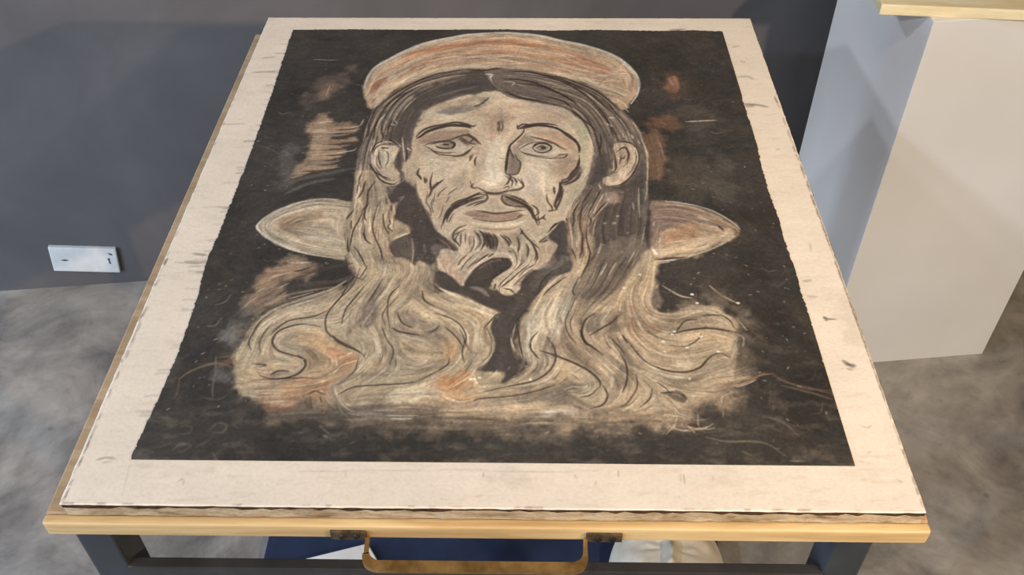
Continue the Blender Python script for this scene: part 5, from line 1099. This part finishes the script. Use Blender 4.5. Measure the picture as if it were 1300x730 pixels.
P((150,126,100),7.2,0.55,[(454.5,517.9),(467.3,534),(475,531.4),(472.6,507.6),(463,492.1),(452.2,486.9)],2)
P((158,136,109),6.84,0.5,[(301.4,431.9),(312.6,441.5),(324.4,441.6),(316.6,424.9),(306.4,404),(301.7,408.5)],2)
P((170,148,120),6.9,0.5,[(412.9,461.7),(427.7,456.9),(433.4,432.9),(423.1,425.8),(415.8,437.5)],2)
P((162,140,112),6.07,0.5,[(261,551.2),(269.3,568.3),(276.4,523.6),(272.8,491.5),(266.1,496.7)],2)
P((120,103,85),3.62,0.5,[(387.5,546.4),(397.1,552.1),(402.2,513.6),(396.2,492.4),(388.3,497.6)],2)
# bristle marks along the strokes, stronger in the hair and on the ground than on the face
fine = CV.streaks(16, 1.5); wide = CV.streaks(34, 4.0); broad = CV.streaks(70, 9.0)
FACE = np.array(FACE_AREA); fm = np.clip(.5-CV.sdf(FACE, (0, CV.nx, 0, CV.ny))/16, 0, 1)
lum = CV.im.mean(-1); gm = np.clip((lum-.04)/.10, 0, 1)*.7+.3
CV.im = CV.im*np.exp((.10*fine+.10*wide+.10*broad)*gm*(1-.6*fm)-.02)[..., None]*(1+np.array([.02, 0, -.03])*broad[..., None]*.8)
CV.lum0 = CV.im.mean(-1)
for k in range(1500):        # single drawn hairs following the brush
    i = random.randrange(8, CV.nx-8); j = random.randrange(8, CV.ny-8)
    if CV.lum0[j, i] < .10 or fm[j, i] > .2: continue
    x, y = float(i), float(j); px, py = CV.ux[j, i], CV.uy[j, i]; pts = []
    for q in range(random.randint(5, 14)):
        pts.append((CV.x0+x*CV.dx, CV.y0+y*CV.dy)); x += px*2.2; y += py*2.2
        if not (1 < x < CV.nx-2 and 1 < y < CV.ny-2): break
        a, b = CV.ux[int(y), int(x)], CV.uy[int(y), int(x)]; f = -1 if a*px+b*py < 0 else 1; px, py = a*f, b*f
    if len(pts) < 4: continue
    r_ = random.random()
    if r_ < .42: CV.stroke(random.choice([(70, 58, 48), (92, 77, 62), (60, 49, 40)]), random.uniform(.6, 1.5), random.uniform(.35, .75), np.array(pts))
    else: CV.stroke(random.choice([(206, 189, 158), (192, 172, 140), (214, 200, 172)]), random.uniform(.7, 1.9), random.uniform(.25, .55), np.array(pts))
for q in LINES:              # sketchy second passes beside the drawn lines
    if sum(q[0]) < 255 and q[1] < 3.4:
        o_ = np.array([random.uniform(-1.6, 1.6), random.uniform(-1.6, 1.6)]); p_ = crom(q[3]); n_ = len(p_)
        CV.stroke(q[0], q[1]*.6, q[2]*.55, p_[random.randint(0, n_//4):n_-random.randint(0, n_//4)]+o_)
for q in LINES: CV.stroke(q[0], q[1]*(1.12 if sum(q[0]) < 255 else .8), q[2]*.85, crom(q[3]))
# worn flecks and scratches over the whole picture
for k in range(520):
    x = random.uniform(55, 700); y = random.triangular(55, 860, 120); r = random.uniform(.4, 1.2)
    CV.stroke(random.choice([(140, 130, 116), (168, 156, 138), (110, 100, 86)]), r, random.uniform(.25, .7), np.array([(x, y), (x+random.uniform(-3, 3), y+random.uniform(-2, 2))]))
for k in range(110):
    x = random.uniform(60, 690); y = random.triangular(55, 860, 100); a = random.uniform(-.6, .6); L = random.uniform(5, 22)
    CV.stroke(random.choice([(106, 96, 82), (124, 112, 96), (88, 80, 68)]), random.uniform(.6, 2.2), random.uniform(.2, .5), crom([(x, y), (x+L*.5*math.cos(a), y+L*.5*math.sin(a)+random.uniform(-3, 3)), (x+L*math.cos(a+.4), y+L*math.sin(a+.4))]))
n = fbm(CV.ny, CV.nx, 2.5/CV.dy, 2.5/CV.dx, 3)[..., None]; n2 = fbm(CV.ny, CV.nx, 26/CV.dy, 26/CV.dx, 4)[..., None]
CV.im = CV.im*(.72+.56*n)*(.86+.28*n2)
# outline of the painted area, a little ragged
OUTLINE = [(46.32,859.4),(141.4,861),(251.3,860.3),(373,862.1),(445.8,858.6),(518.7,861.4),(615.3,858.1),(663.9,860.8),(709.3,857.3),(709.6,827.9),(711.4,785.5),(712.7,736),(713.2,697.4),(707.1,660.4),(708,607.7),(708.7,557.9),(705.7,500.9),(705.2,455.5),(707.8,399.3),(705.9,370.6),(707.2,336.1),(708.9,305.9),(707.4,278),(708.6,247.7),(708.5,224.4),(708.8,196.3),(708.2,172.6),(709,148.7),(710.4,128.6),(709.4,102.5),(711.4,80.22),(716.2,67.63),(715.4,58.75),(711.5,46.52),(674.9,44.39),(632,42.2),(575.4,42.43),(504.5,43.36),(433.3,45.16),(361.8,45.24),(290,45.32),(218.6,42.79),(168.2,43.1),(132.9,40.11),(96.81,40.57),(67.57,41.99),(47.32,44.38),(48.33,62.14),(50.16,92.65),(52.29,118.8),(54.03,145.1),(54.74,182.2),(54.26,226.2),(52.99,269.5),(49.35,303.8),(47.92,330.4),(50.99,369.3),(50.81,408.8),(51.93,461.6),(52.38,521.7),(51.26,593.9),(50.89,668.7),(48.6,748),(46.81,805.6)]
OUTLINE = np.array(OUTLINE)
full = (0, CV.nx, 0, CV.ny)
sd = CV.sdf(OUTLINE, full)+(fbm(CV.ny, CV.nx, 5/CV.dy, 5/CV.dx, 3)-.5)*2.4
inside = sd < 0
cell = inside[:-1, :-1] & inside[1:, :-1] & inside[:-1, 1:] & inside[1:, 1:]
PZ = .900
PN = empty('painted_panel', ((PX0+PX1)/2, (PY0+PY1)/2, .880))
tag(PN, 'white bordered panel painting of a haloed long haired bearded man, lying on the table', 'painting')
def on_panel(cv, z):
    V = np.empty((cv.ny, cv.nx, 3)); V[..., 0] = cv.X[None]/1000-PW/2000; V[..., 1] = cv.Y[:, None]/1000-PL/2000; V[..., 2] = z; return V
def add_paint(me, cv, keep, gain):
    c = np.clip(cv.im/WHITE_SEEN*np.array([.82, .76, .645])*gain, 0, .9).reshape(-1, 3)[keep]
    at = me.color_attributes.new('paint', 'FLOAT_COLOR', 'POINT'); at.data.foreach_set('color', np.c_[c, np.ones(len(c))].astype(np.float32).ravel())
me, keep = grid_mesh('picture', on_panel(CV, PZ+.0006-.880), cell); add_paint(me, CV, keep, np.array([1.03, 1.055, 1.07]))
link('picture', me, PAINT, PN)['label'] = 'dark brown and tan painting of a haloed head with flowing hair'
# white ground: the surface around and under the picture
BV = Canvas(0, PW, 0, PL, 1.5, 1.5, lin((234, 217, 189))); CUR = BV
s1 = fbm(BV.ny, BV.nx, 6, 60, 4)[..., None]; s2 = fbm(BV.ny, BV.nx, 30, 30, 5)[..., None]; s3 = fbm(BV.ny, BV.nx, 3, 3, 3)[..., None]
BV.im = BV.im*(.87+.08*s1+.14*s2+.04*s3)
BV.im = BV.im*(1-.12*np.clip((fbm(BV.ny, BV.nx, 3, 14, 3)[..., None]-.62)*4, 0, 1)*np.array([.8, 1, 1.3]))
S((92,86,78),2.36,0.8,[(723.4,239.6),(727.5,236.1),(735.8,236.2)])
S((92,86,78),3.17,0.7,[(723.1,238.4),(725.4,233.8)])
S((92,86,78),4.38,0.7,[(728.1,177.1),(733.1,171.8),(737.1,168.7)])
S((92,86,78),3.32,0.6,[(730.3,172.8),(739.2,170.8)])
S((92,86,78),2.78,0.4,[(730.3,166.5),(734.5,164.4)])
S((92,86,78),3.67,0.4,[(713.4,294.4),(722.3,295.7)])
S((92,86,78),1.8,0.35,[(734.4,359.6),(732.6,343.1)])
S((92,86,78),3.78,0.3,[(713.5,270.7),(721.7,269.5)])
S((92,86,78),1.29,0.5,[(552.1,37.04),(552.4,27.75)])
S((92,86,78),1.13,0.4,[(548.6,37.85),(548.4,29.38)])
S((92,86,78),0.927,0.6,[(493.7,41.52),(493.9,33.84)])
S((92,86,78),0.926,0.35,[(578.2,37.33),(578.1,31.4)])
S((92,86,78),1.11,0.5,[(97.71,24.33),(101.7,27.76),(104.3,21.04)])
S((92,86,78),0.993,0.6,[(371.4,37.59),(372.3,32.48)])
S((92,86,78),0.976,0.4,[(246.8,36.2),(248.7,32.8)])
S((92,86,78),0.952,0.4,[(454.4,35.95),(455.7,31.72)])
S((92,86,78),0.941,0.4,[(471.8,30.21),(473,25.18)])
S((92,86,78),5.25,0.55,[(704.7,652.4),(723.8,650.5),(738.9,644.6)])
S((92,86,78),3.69,0.4,[(709.5,723),(723.4,725.2),(733.1,716.6)])
S((92,86,78),7.51,0.4,[(710.2,646.4),(719.2,648.5)])
S((92,86,78),4.09,0.3,[(716.2,808.8),(726.3,813.6)])
S((92,86,78),5.37,0.4,[(24.45,320.8),(39.95,319.6),(53.53,322.4)])
S((92,86,78),3.86,0.55,[(30.7,334.3),(45.79,331.7)])
S((92,86,78),2.6,0.3,[(13.23,319.3),(47.75,317)])
S((92,86,78),2.64,0.35,[(31.04,312.9),(46.99,313)])
S((92,86,78),3.78,0.4,[(42.3,303.8),(53.2,302.6)])
S((92,86,78),4.73,0.35,[(46.16,416.3),(55.55,421)])
S((92,86,78),4.49,0.4,[(10.45,732.2),(32.89,734.5),(46.2,736.8)])
S((92,86,78),4.73,0.3,[(16.82,772.7),(35.78,777.4)])
S((92,86,78),3.07,0.3,[(-2.619,597.3),(28.81,599.4)])
S((92,86,78),2.23,0.5,[(16.56,47.55),(25.09,50.29),(35.09,48.63)])
S((92,86,78),1.81,0.35,[(23.23,44.99),(31.61,45.96)])
S((92,86,78),1.17,0.2,[(49.31,42.66),(51.15,25.5),(52.41,10.48)])
S((92,86,78),1.18,0.4,[(724.6,95.14),(729.8,92.4),(736.5,95.27)])
S((92,86,78),1.18,0.3,[(722.3,63.24),(727,65.07)])
S((92,86,78),1.48,0.3,[(741.5,34.91),(745.5,31.59)])
S((92,86,78),4.93,0.5,[(627.7,861.9),(652.2,864.5)])
S((92,86,78),1.03,0.25,[(333.4,40.6),(419,38.97),(475.9,40.46)])
S((92,86,78),1.03,0.25,[(198.2,36.52),(233.7,37.77),(333.5,39.74)])
S((92,86,78),2.31,0.5,[(756.6,598.5),(762.5,596.7)])
S((92,86,78),1.92,0.4,[(730.6,543.9),(736,545.7)])
S((92,86,78),2.75,0.4,[(721.2,767.2),(727.7,765)])
P((205,190,160),9.94,0.5,[(741.2,266),(759.6,272.3),(762.7,219.2),(739.6,207.7)],2)
P((196,182,160),10.2,0.4,[(376.5,32.53),(404.8,36.25),(433,28.09),(397.9,21)],2)
S((88,64,42),1.38,0.45,[(756.8,4.683),(756.5,7.833),(756.4,11)])
S((66,46,30),1.09,0.68,[(756.9,9.216),(756.7,12.3),(757.1,15.41)])
S((56,40,28),1.73,0.65,[(756.6,18.39),(756.5,21.94),(756.6,25.53)])
S((66,46,30),1.32,0.38,[(756.7,23.03),(756.7,27.86),(756.5,32.72)])
S((56,40,28),1.5,0.46,[(756.8,27.72),(756.6,32.62),(757.2,37.58)])
S((66,46,30),1.17,0.63,[(756.7,32.43),(756.6,35.94),(756.7,39.47)])
S((56,40,28),1.1,0.49,[(756.8,46.83),(756.7,50.62),(756.6,54.43)])
S((88,64,42),1.46,0.42,[(756.5,51.71),(756.6,56.31),(757,60.95)])
S((66,46,30),1.03,0.68,[(756.9,56.64),(756.5,61.73),(756.8,66.88)])
S((88,64,42),1.55,0.69,[(756.6,61.6),(756.3,64.9),(757.2,68.24)])
S((56,40,28),1.55,0.38,[(757,71.66),(756.6,77.18),(757.1,82.76)])
S((66,46,30),1.23,0.35,[(756.4,76.74),(756.4,82.15),(756.7,87.61)])
S((66,46,30),1.35,0.42,[(756.5,87.06),(756.4,92.3),(756.2,97.58)])
S((66,46,30),1.24,0.36,[(756.2,102.9),(756.1,108),(756.5,113.2)])
S((66,46,30),1.24,0.49,[(757.1,108.2),(756.7,112.5),(756.2,116.7)])
S((66,46,30),1.02,0.44,[(757,119.1),(756.9,123.3),(756.5,127.5)])
S((88,64,42),1.52,0.7,[(756.4,124.6),(756.3,130.2),(756.3,135.8)])
S((88,64,42),1.35,0.5,[(756.7,130.2),(756.8,136.1),(756.7,142.1)])
S((88,64,42),1.82,0.57,[(757,135.8),(756.1,140.9),(756.2,146.1)])
S((88,64,42),1.96,0.38,[(756.6,141.4),(756.7,146.5),(756.2,151.6)])
S((66,46,30),1.74,0.44,[(756.6,147.2),(756,153.4),(756.9,159.7)])
S((88,64,42),1.93,0.43,[(756.7,152.9),(756.4,159),(756.4,165.1)])
S((88,64,42),1.91,0.54,[(756.8,164.6),(756,168.5),(756.7,172.4)])
S((88,64,42),1.91,0.5,[(756.6,170.5),(756.2,174.9),(756.8,179.4)])
S((66,46,30),1.05,0.38,[(756,176.5),(756.4,182.3),(756.1,188.2)])
S((56,40,28),1.49,0.42,[(756.1,182.5),(756.2,189),(755.9,195.5)])
S((66,46,30),1.16,0.57,[(756.6,188.6),(756.7,193.7),(756.2,198.8)])
S((66,46,30),1.64,0.68,[(756.3,194.8),(756.7,200.2),(756.6,205.7)])
S((88,64,42),1.93,0.41,[(756.3,201),(755.9,207.7),(756.3,214.4)])
S((56,40,28),1.18,0.58,[(756.1,207.2),(756.3,212.8),(756.7,218.3)])
S((56,40,28),1.31,0.65,[(756.6,213.6),(756.4,218),(756.3,222.5)])
S((56,40,28),2.02,0.54,[(756.8,220),(756.4,226.4),(756.4,232.9)])
S((88,64,42),1.7,0.5,[(756.3,226.4),(756.7,232.9),(756.2,239.5)])
S((66,46,30),1.71,0.59,[(756.1,232.9),(756.4,239.5),(755.8,246.1)])
S((56,40,28),1.75,0.38,[(756.7,239.5),(755.8,244.7),(756.5,249.9)])
S((88,64,42),2,0.56,[(755.8,246.1),(756.3,253.3),(755.9,260.6)])
S((66,46,30),1.21,0.55,[(755.7,252.8),(756,259.5),(756.5,266.3)])
S((66,46,30),1.26,0.52,[(756.7,259.6),(756.4,265.8),(756.7,272.1)])
S((56,40,28),1.51,0.56,[(756.5,266.4),(756.3,271.6),(756.5,276.8)])
S((56,40,28),1.66,0.51,[(755.9,273.4),(755.8,280.1),(755.9,286.9)])
S((56,40,28),1.14,0.41,[(756.7,280.3),(755.9,286.5),(756,292.7)])
S((56,40,28),1.12,0.53,[(756.2,287.4),(755.9,294.2),(756.6,301.1)])
S((66,46,30),1.93,0.52,[(756.2,294.5),(755.8,302.3),(756.4,310.2)])
S((66,46,30),1.43,0.68,[(756.2,301.7),(755.5,308),(756.5,314.3)])
S((88,64,42),1.12,0.44,[(756.2,309),(756,316.3),(756.5,323.8)])
S((56,40,28),1.51,0.66,[(756.5,316.3),(755.5,321.8),(755.7,327.3)])
S((56,40,28),1.21,0.48,[(756.2,323.7),(756.5,331),(756.4,338.5)])
S((56,40,28),1.22,0.41,[(755.8,338.8),(755.6,344.3),(755.6,349.8)])
S((88,64,42),1.31,0.37,[(755.8,346.4),(756.1,352.3),(756.3,358.3)])
S((66,46,30),1.33,0.65,[(756.1,354.2),(755.6,360.2),(756.2,366.3)])
S((66,46,30),2.16,0.51,[(755.9,362),(755.8,367.9),(756.1,373.9)])
S((66,46,30),2.16,0.56,[(756.1,369.9),(756.1,378.2),(755.6,386.6)])
S((88,64,42),1.9,0.36,[(756.3,377.9),(755.5,385.3),(756,392.9)])
S((88,64,42),1.97,0.47,[(756.3,385.9),(756,392.2),(755.5,398.4)])
S((56,40,28),1.24,0.46,[(756.3,394.1),(756.2,402.8),(755.9,411.5)])
S((56,40,28),1.9,0.56,[(756.3,402.3),(755.3,411.3),(755.1,420.5)])
S((56,40,28),1.5,0.53,[(755.2,410.7),(756.1,416.9),(756.2,423.2)])
S((88,64,42),2,0.36,[(756.1,419.1),(755.1,427.8),(755.3,436.6)])
S((56,40,28),2.13,0.64,[(755.7,427.6),(755.2,433.3),(755.5,439.1)])
S((66,46,30),2.16,0.65,[(755.8,436.2),(755,443.4),(755.5,450.7)])
S((66,46,30),1.86,0.5,[(755.8,453.8),(755.4,462.9),(755,472)])
S((88,64,42),1.63,0.57,[(756,462.8),(756,470.1),(756,477.4)])
S((66,46,30),1.95,0.46,[(755,481.1),(755,487.2),(755.8,493.4)])
S((88,64,42),2.08,0.66,[(755.4,490.4),(755.5,499.8),(755.7,509.3)])
S((66,46,30),1.34,0.53,[(755,499.8),(755.1,506.4),(755.8,513.2)])
S((56,40,28),1.43,0.65,[(755.6,518.9),(755.1,526.6),(754.4,534.4)])
S((66,46,30),2.15,0.57,[(755.3,538.5),(754.4,545.1),(754.4,551.8)])
S((66,46,30),1.42,0.37,[(755.3,548.5),(755.4,558.6),(754.2,568.7)])
S((56,40,28),2.43,0.39,[(754.9,568.8),(754.2,579.9),(755.1,591.1)])
S((66,46,30),2.35,0.36,[(754.4,600.2),(754.1,609.8),(754.6,619.6)])
S((56,40,28),1.56,0.43,[(754.2,644),(753.7,652.3),(753.7,660.7)])
S((88,64,42),2.6,0.61,[(754,655.3),(753.2,663.7),(753.2,672.1)])
S((88,64,42),1.1,0.7,[(2.124,2.535),(2.408,6.106),(2.839,9.702)])
S((56,40,28),1.68,0.61,[(2.118,6.62),(2.82,9.95),(2.598,13.29)])
S((88,64,42),1.11,0.59,[(2.431,10.74),(2.71,13.65),(3.064,16.57)])
S((88,64,42),1.36,0.63,[(2.527,19.06),(2.24,22.24),(2.9,25.45)])
S((56,40,28),1.71,0.58,[(2.986,40.4),(2.542,43.85),(2.745,47.32)])
S((66,46,30),1.26,0.65,[(2.98,44.77),(3.38,48.31),(2.459,51.86)])
S((66,46,30),1.5,0.4,[(3.338,53.6),(3.068,56.73),(3.493,59.89)])
S((66,46,30),1.75,0.56,[(2.823,58.05),(3.46,62.07),(3.255,66.11)])
S((66,46,30),1.66,0.62,[(2.559,62.55),(3.014,66.03),(3.443,69.53)])
S((66,46,30),1.01,0.54,[(2.596,67.08),(2.708,71.59),(3.548,76.15)])
S((88,64,42),1.74,0.36,[(2.638,71.64),(3.046,76.39),(2.713,81.16)])
S((66,46,30),2.03,0.35,[(2.807,80.88),(3.399,84.33),(3.458,87.79)])
S((56,40,28),1.23,0.59,[(2.823,95),(3.431,99.03),(3.49,103.1)])
S((56,40,28),1.27,0.56,[(3.795,118.9),(3.317,125.8),(3.315,132.7)])
S((88,64,42),1.61,0.69,[(3.599,145.4),(3.357,150.3),(3.226,155.3)])
S((66,46,30),1.63,0.55,[(3.855,173.1),(3.88,179.1),(3.411,185.2)])
S((88,64,42),1.22,0.41,[(3.577,187.3),(3.843,194.3),(3.271,201.3)])
S((88,64,42),1.46,0.58,[(3.559,194.6),(3.365,202.2),(3.465,209.8)])
S((66,46,30),2.13,0.46,[(3.132,209.4),(3.72,216.9),(2.958,224.6)])
S((88,64,42),2.19,0.49,[(3.554,232.1),(2.962,240.2),(3.84,248.4)])
S((88,64,42),2.02,0.37,[(2.817,280),(2.755,285.8),(3.965,291.6)])
S((66,46,30),1.74,0.68,[(3.179,313.9),(2.868,320.1),(3.222,326.3)])
# brushed dark paint dragged outward along the left side of the picture
for k in range(46):
    y = random.uniform(90, 850); xe = np.interp(y, OUTLINE[46:, 1], OUTLINE[46:, 0])
    L = random.uniform(3, 16)*(2.0 if 370 < y < 480 else 1)
    BV.stroke(random.choice([(154, 146, 132), (176, 166, 147), (124, 118, 108)]), random.uniform(1.5, 4), random.uniform(.2, .5), np.array([(xe+2, y), (xe-L*.5, y+random.uniform(-1, 1)), (xe-L, y+random.uniform(-1, 1))]))
for k in range(110):      # browned, chipped rim
    t_ = random.random(); sd_ = random.randrange(4)
    x, y = [(t_*PW, 1), (t_*PW, PL-1), (1, t_*PL), (PW-1, t_*PL)][sd_]; L = random.uniform(1, 9)
    e = (L, 0) if sd_ < 2 else (0, L)
    BV.stroke(random.choice([(106, 80, 56), (138, 110, 78), (78, 58, 40)]), random.uniform(.8, 2.2), random.uniform(.2, .6), np.array([(x, y), (x+e[0], y+e[1])]))
V = on_panel(BV, PZ-.880)
wob = lambda n, a: (fbm(1, n, 1.01, 9, 3)[0]-.5)*a
V[0, :, 1] += wob(BV.nx, .0012); V[-1, :, 1] += wob(BV.nx, .0012); V[:, 0, 0] += wob(BV.ny, .0012); V[:, -1, 0] += wob(BV.ny, .0012)
cx_, cy_ = BV.X, BV.Y
ins_b = BV.sdf(OUTLINE, (0, BV.nx, 0, BV.ny)) < -8
cb = ~(ins_b[:-1, :-1] & ins_b[1:, :-1] & ins_b[:-1, 1:] & ins_b[1:, 1:])
me, keep = grid_mesh('white_border', V, cb); add_paint(me, BV, keep, .84)
# the ground layer has a thickness: hang a skirt from the rim
bm = bmesh.new(); bm.from_mesh(me)
x_lim, y_lim = PW/2000-.004, PL/2000-.004
rim = [e for e in bm.edges if e.is_boundary and all(abs(q.co.x) > x_lim or abs(q.co.y) > y_lim for q in e.verts)]
ex = bmesh.ops.extrude_edge_only(bm, edges=rim)['geom']
for q in ex:
    if isinstance(q, bmesh.types.BMVert): q.co.z -= .0013
bm.to_mesh(me); bm.free()
link('white_border', me, GESSO, PN)
# wooden core with a dark seam under the ground layer
hx, hy = PW/2000, PL/2000
def core(inset, z0, z1, seed, amp):
    b = bmesh.new(); r = random.Random(seed); ring = []
    for (ax, ay), (bx, by) in (((-hx, -hy), (hx, -hy)), ((hx, -hy), (hx, hy)), ((hx, hy), (-hx, hy)), ((-hx, hy), (-hx, -hy))):
        n_ = 90
        for k in range(n_): ring.append((ax+(bx-ax)*k/n_, ay+(by-ay)*k/n_))
    f = 1-inset/hx; g = 1-inset/hy; L0 = []; L1 = []
    for x, y in ring:
        s = 1+r.uniform(-amp, amp)/hx
        L0.append(b.verts.new((x*f*s, y*g*s, z0))); L1.append(b.verts.new((x*f*s, y*g*s, z1)))
    n_ = len(ring)
    for k in range(n_): b.faces.new((L0[k], L0[(k+1) % n_], L1[(k+1) % n_], L1[k]))
    b.faces.new(L0); b.faces.new(L1); return b
link('panel_core', core(.0010, .0018, .0138, 3, .0004), EDGE, PN)
link('backing', core(.0030, 0, .0022, 4, .0006), EDGE, PN)
link('seam', core(.0010, .0136, .0188, 5, .0009), CRACK, PN)['label'] = 'dark seam between white ground and wooden core'

# ------------------------------------------------------------------ plinth with board at the right
pf = Vector((.673, 1.440, 0))
PD = link('plinth', box(0, .385, 0, .363, 0, .855, bev=.0015), PLINTH); PD.location = pf; PD.rotation_euler = (0, 0, A)
tag(PD, 'tall white painted plinth standing on the concrete floor near the wall', 'plinth')
SB = link('pine_board', box(0, .47, 0, .40, 0, .019, bev=.002), PINE2); SB.location = (.588, 1.462, .855); SB.rotation_euler = (0, 0, math.radians(-5.0))
tag(SB, 'pale pine board lying across the top of the white plinth', 'board')

# ------------------------------------------------------------------ blank socket plate low on the wall
wd = Vector((math.cos(A), math.sin(A), 0)); wn = Vector((math.sin(A), -math.cos(A), 0))
SK = empty('socket_cover', Vector((-1.079, 1.700, .0895))+wn*.0)
SK.rotation_euler = (Matrix.Rotation(A, 3, 'Z') @ Matrix.Rotation(math.radians(7.5), 3, 'Y')).to_euler()
tag(SK, 'white blank socket cover plate mounted low on the grey wall', 'socket cover')
link('cover_plate', box(-.0775, .0775, -.010, .002, -.0385, .0385, bev=.003), SOCKET, SK)
def smudge(pts):
    b = bmesh.new(); b.faces.new([b.verts.new((x, -.0104, z)) for x, z in pts]); return b
for pts in ([(-.055, -.001), (-.046, .0015), (-.036, .0), (-.040, -.003), (-.047, -.004)], [(.054, .008), (.060, .009), (.059, .0), (.061, -.009), (.056, -.0085), (.056, .0)], [(.056, .026), (.066, .024), (.068, .018), (.062, .020)]):
    bb = smudge(pts); ge = bmesh.ops.extrude_face_region(bb, geom=bb.faces[:])['geom']
    for q in ge:
        if isinstance(q, bmesh.types.BMVert): q.co.y += .0008
    link('scuff_mark', bb, SMUDGE, SK)

# ------------------------------------------------------------------ things on the floor under the table
NB = link('navy_board', box(-.43, .43, -.26, .26, 0, .022, bev=.003), NAVY); NB.location = (-.062, .93, 0)
tag(NB, 'dark navy board lying flat on the floor under the table', 'board')
b = bmesh.new()
pts = [(-.296, .950), (-.426, .911), (-.40, .80), (-.24, .80), (-.272, .913)]
lo = [b.verts.new((x, y, 0)) for x, y in pts]; hi = [b.verts.new((x, y, .018)) for x, y in pts]
b.faces.new(lo); b.faces.new(hi)
for k in range(len(pts)): b.faces.new((lo[k], lo[(k+1) % len(pts)], hi[(k+1) % len(pts)], hi[k]))
bmesh.ops.bevel(b, geom=b.edges[:], offset=.002, segments=1, affect='EDGES')
o = link('plaster_fragment', b, PLASTER2); o.location = (0, 0, .022)
tag(o, 'flat white pointed plaster fragment on the navy board under the table', 'plaster fragment')
# plaster face lying on its back
def face_cast():
    nu, nv = 72, 40; V = np.zeros((nv, nu+1, 3))
    for j in range(nv):
        r = (j/(nv-1))
        for i in range(nu+1):
            a = i/nu*2*math.pi
            x = .108*r*math.cos(a); y = .140*r*math.sin(a)
            z = .085*math.sqrt(max(0, 1-r**2.4))
            def g(cx, cy, sx, sy, h, rot=0):
                dx, dy = x-cx, y-cy; c_, s_ = math.cos(rot), math.sin(rot); u, v_ = dx*c_+dy*s_, -dx*s_+dy*c_
                return h*math.exp(-(u/sx)**2-(v_/sy)**2)
            for sx_ in (-1, 1):
                z += g(sx_*.040, .040, .030, .012, .010, -.15*sx_)      # brow
                z -= g(sx_*.040, .020, .026, .012, .013)               # socket
                z += g(sx_*.040, .018, .018, .010, .012)               # closed lid
                z -= g(sx_*.040, .008, .018, .003, .005)               # lash line
                z += g(sx_*.055, -.030, .022, .025, .006)
            z += g(0, -.005, .010, .030, .022)+g(0, -.028, .015, .010, .012)  # nose
            z += g(0, -.062, .028, .007, .008)-g(0, -.069, .026, .0025, .005)+g(0, -.076, .024, .007, .008)+g(0, -.105, .025, .014, .008)
            z -= g(.02, .085, .06, .006, .003)
            V[j, i] = (x, y, max(z, 0) if j < nv-1 else 0)
    me, _ = grid_mesh('plaster_mask', V); bm = bmesh.new(); bm.from_mesh(me); bmesh.ops.remove_doubles(bm, verts=bm.verts, dist=1e-5)
    be = [e for e in bm.edges if e.is_boundary]
    if be: bmesh.ops.contextual_create(bm, geom=be)
    bpy.data.meshes.remove(me); return bm
o = link('plaster_mask', face_cast(), PLASTER, None, True); o.location = (.262, .895, .021); o.rotation_euler = (0, 0, math.radians(-8))
tag(o, 'cream plaster mask with closed eyes lying on the navy board', 'plaster cast')
b = box(-.015, .015, -.02, .02, 0, .03, bev=.003)
for v_ in b.verts: v_.co += Vector((random.uniform(-.002, .002), random.uniform(-.002, .002), 0))
o = link('stone_chunk', b, STONE); o.location = (.157, .992, .022); o.rotation_euler = (0, 0, .3)
tag(o, 'small rough grey stone chunk beside the plaster face cast', 'stone')
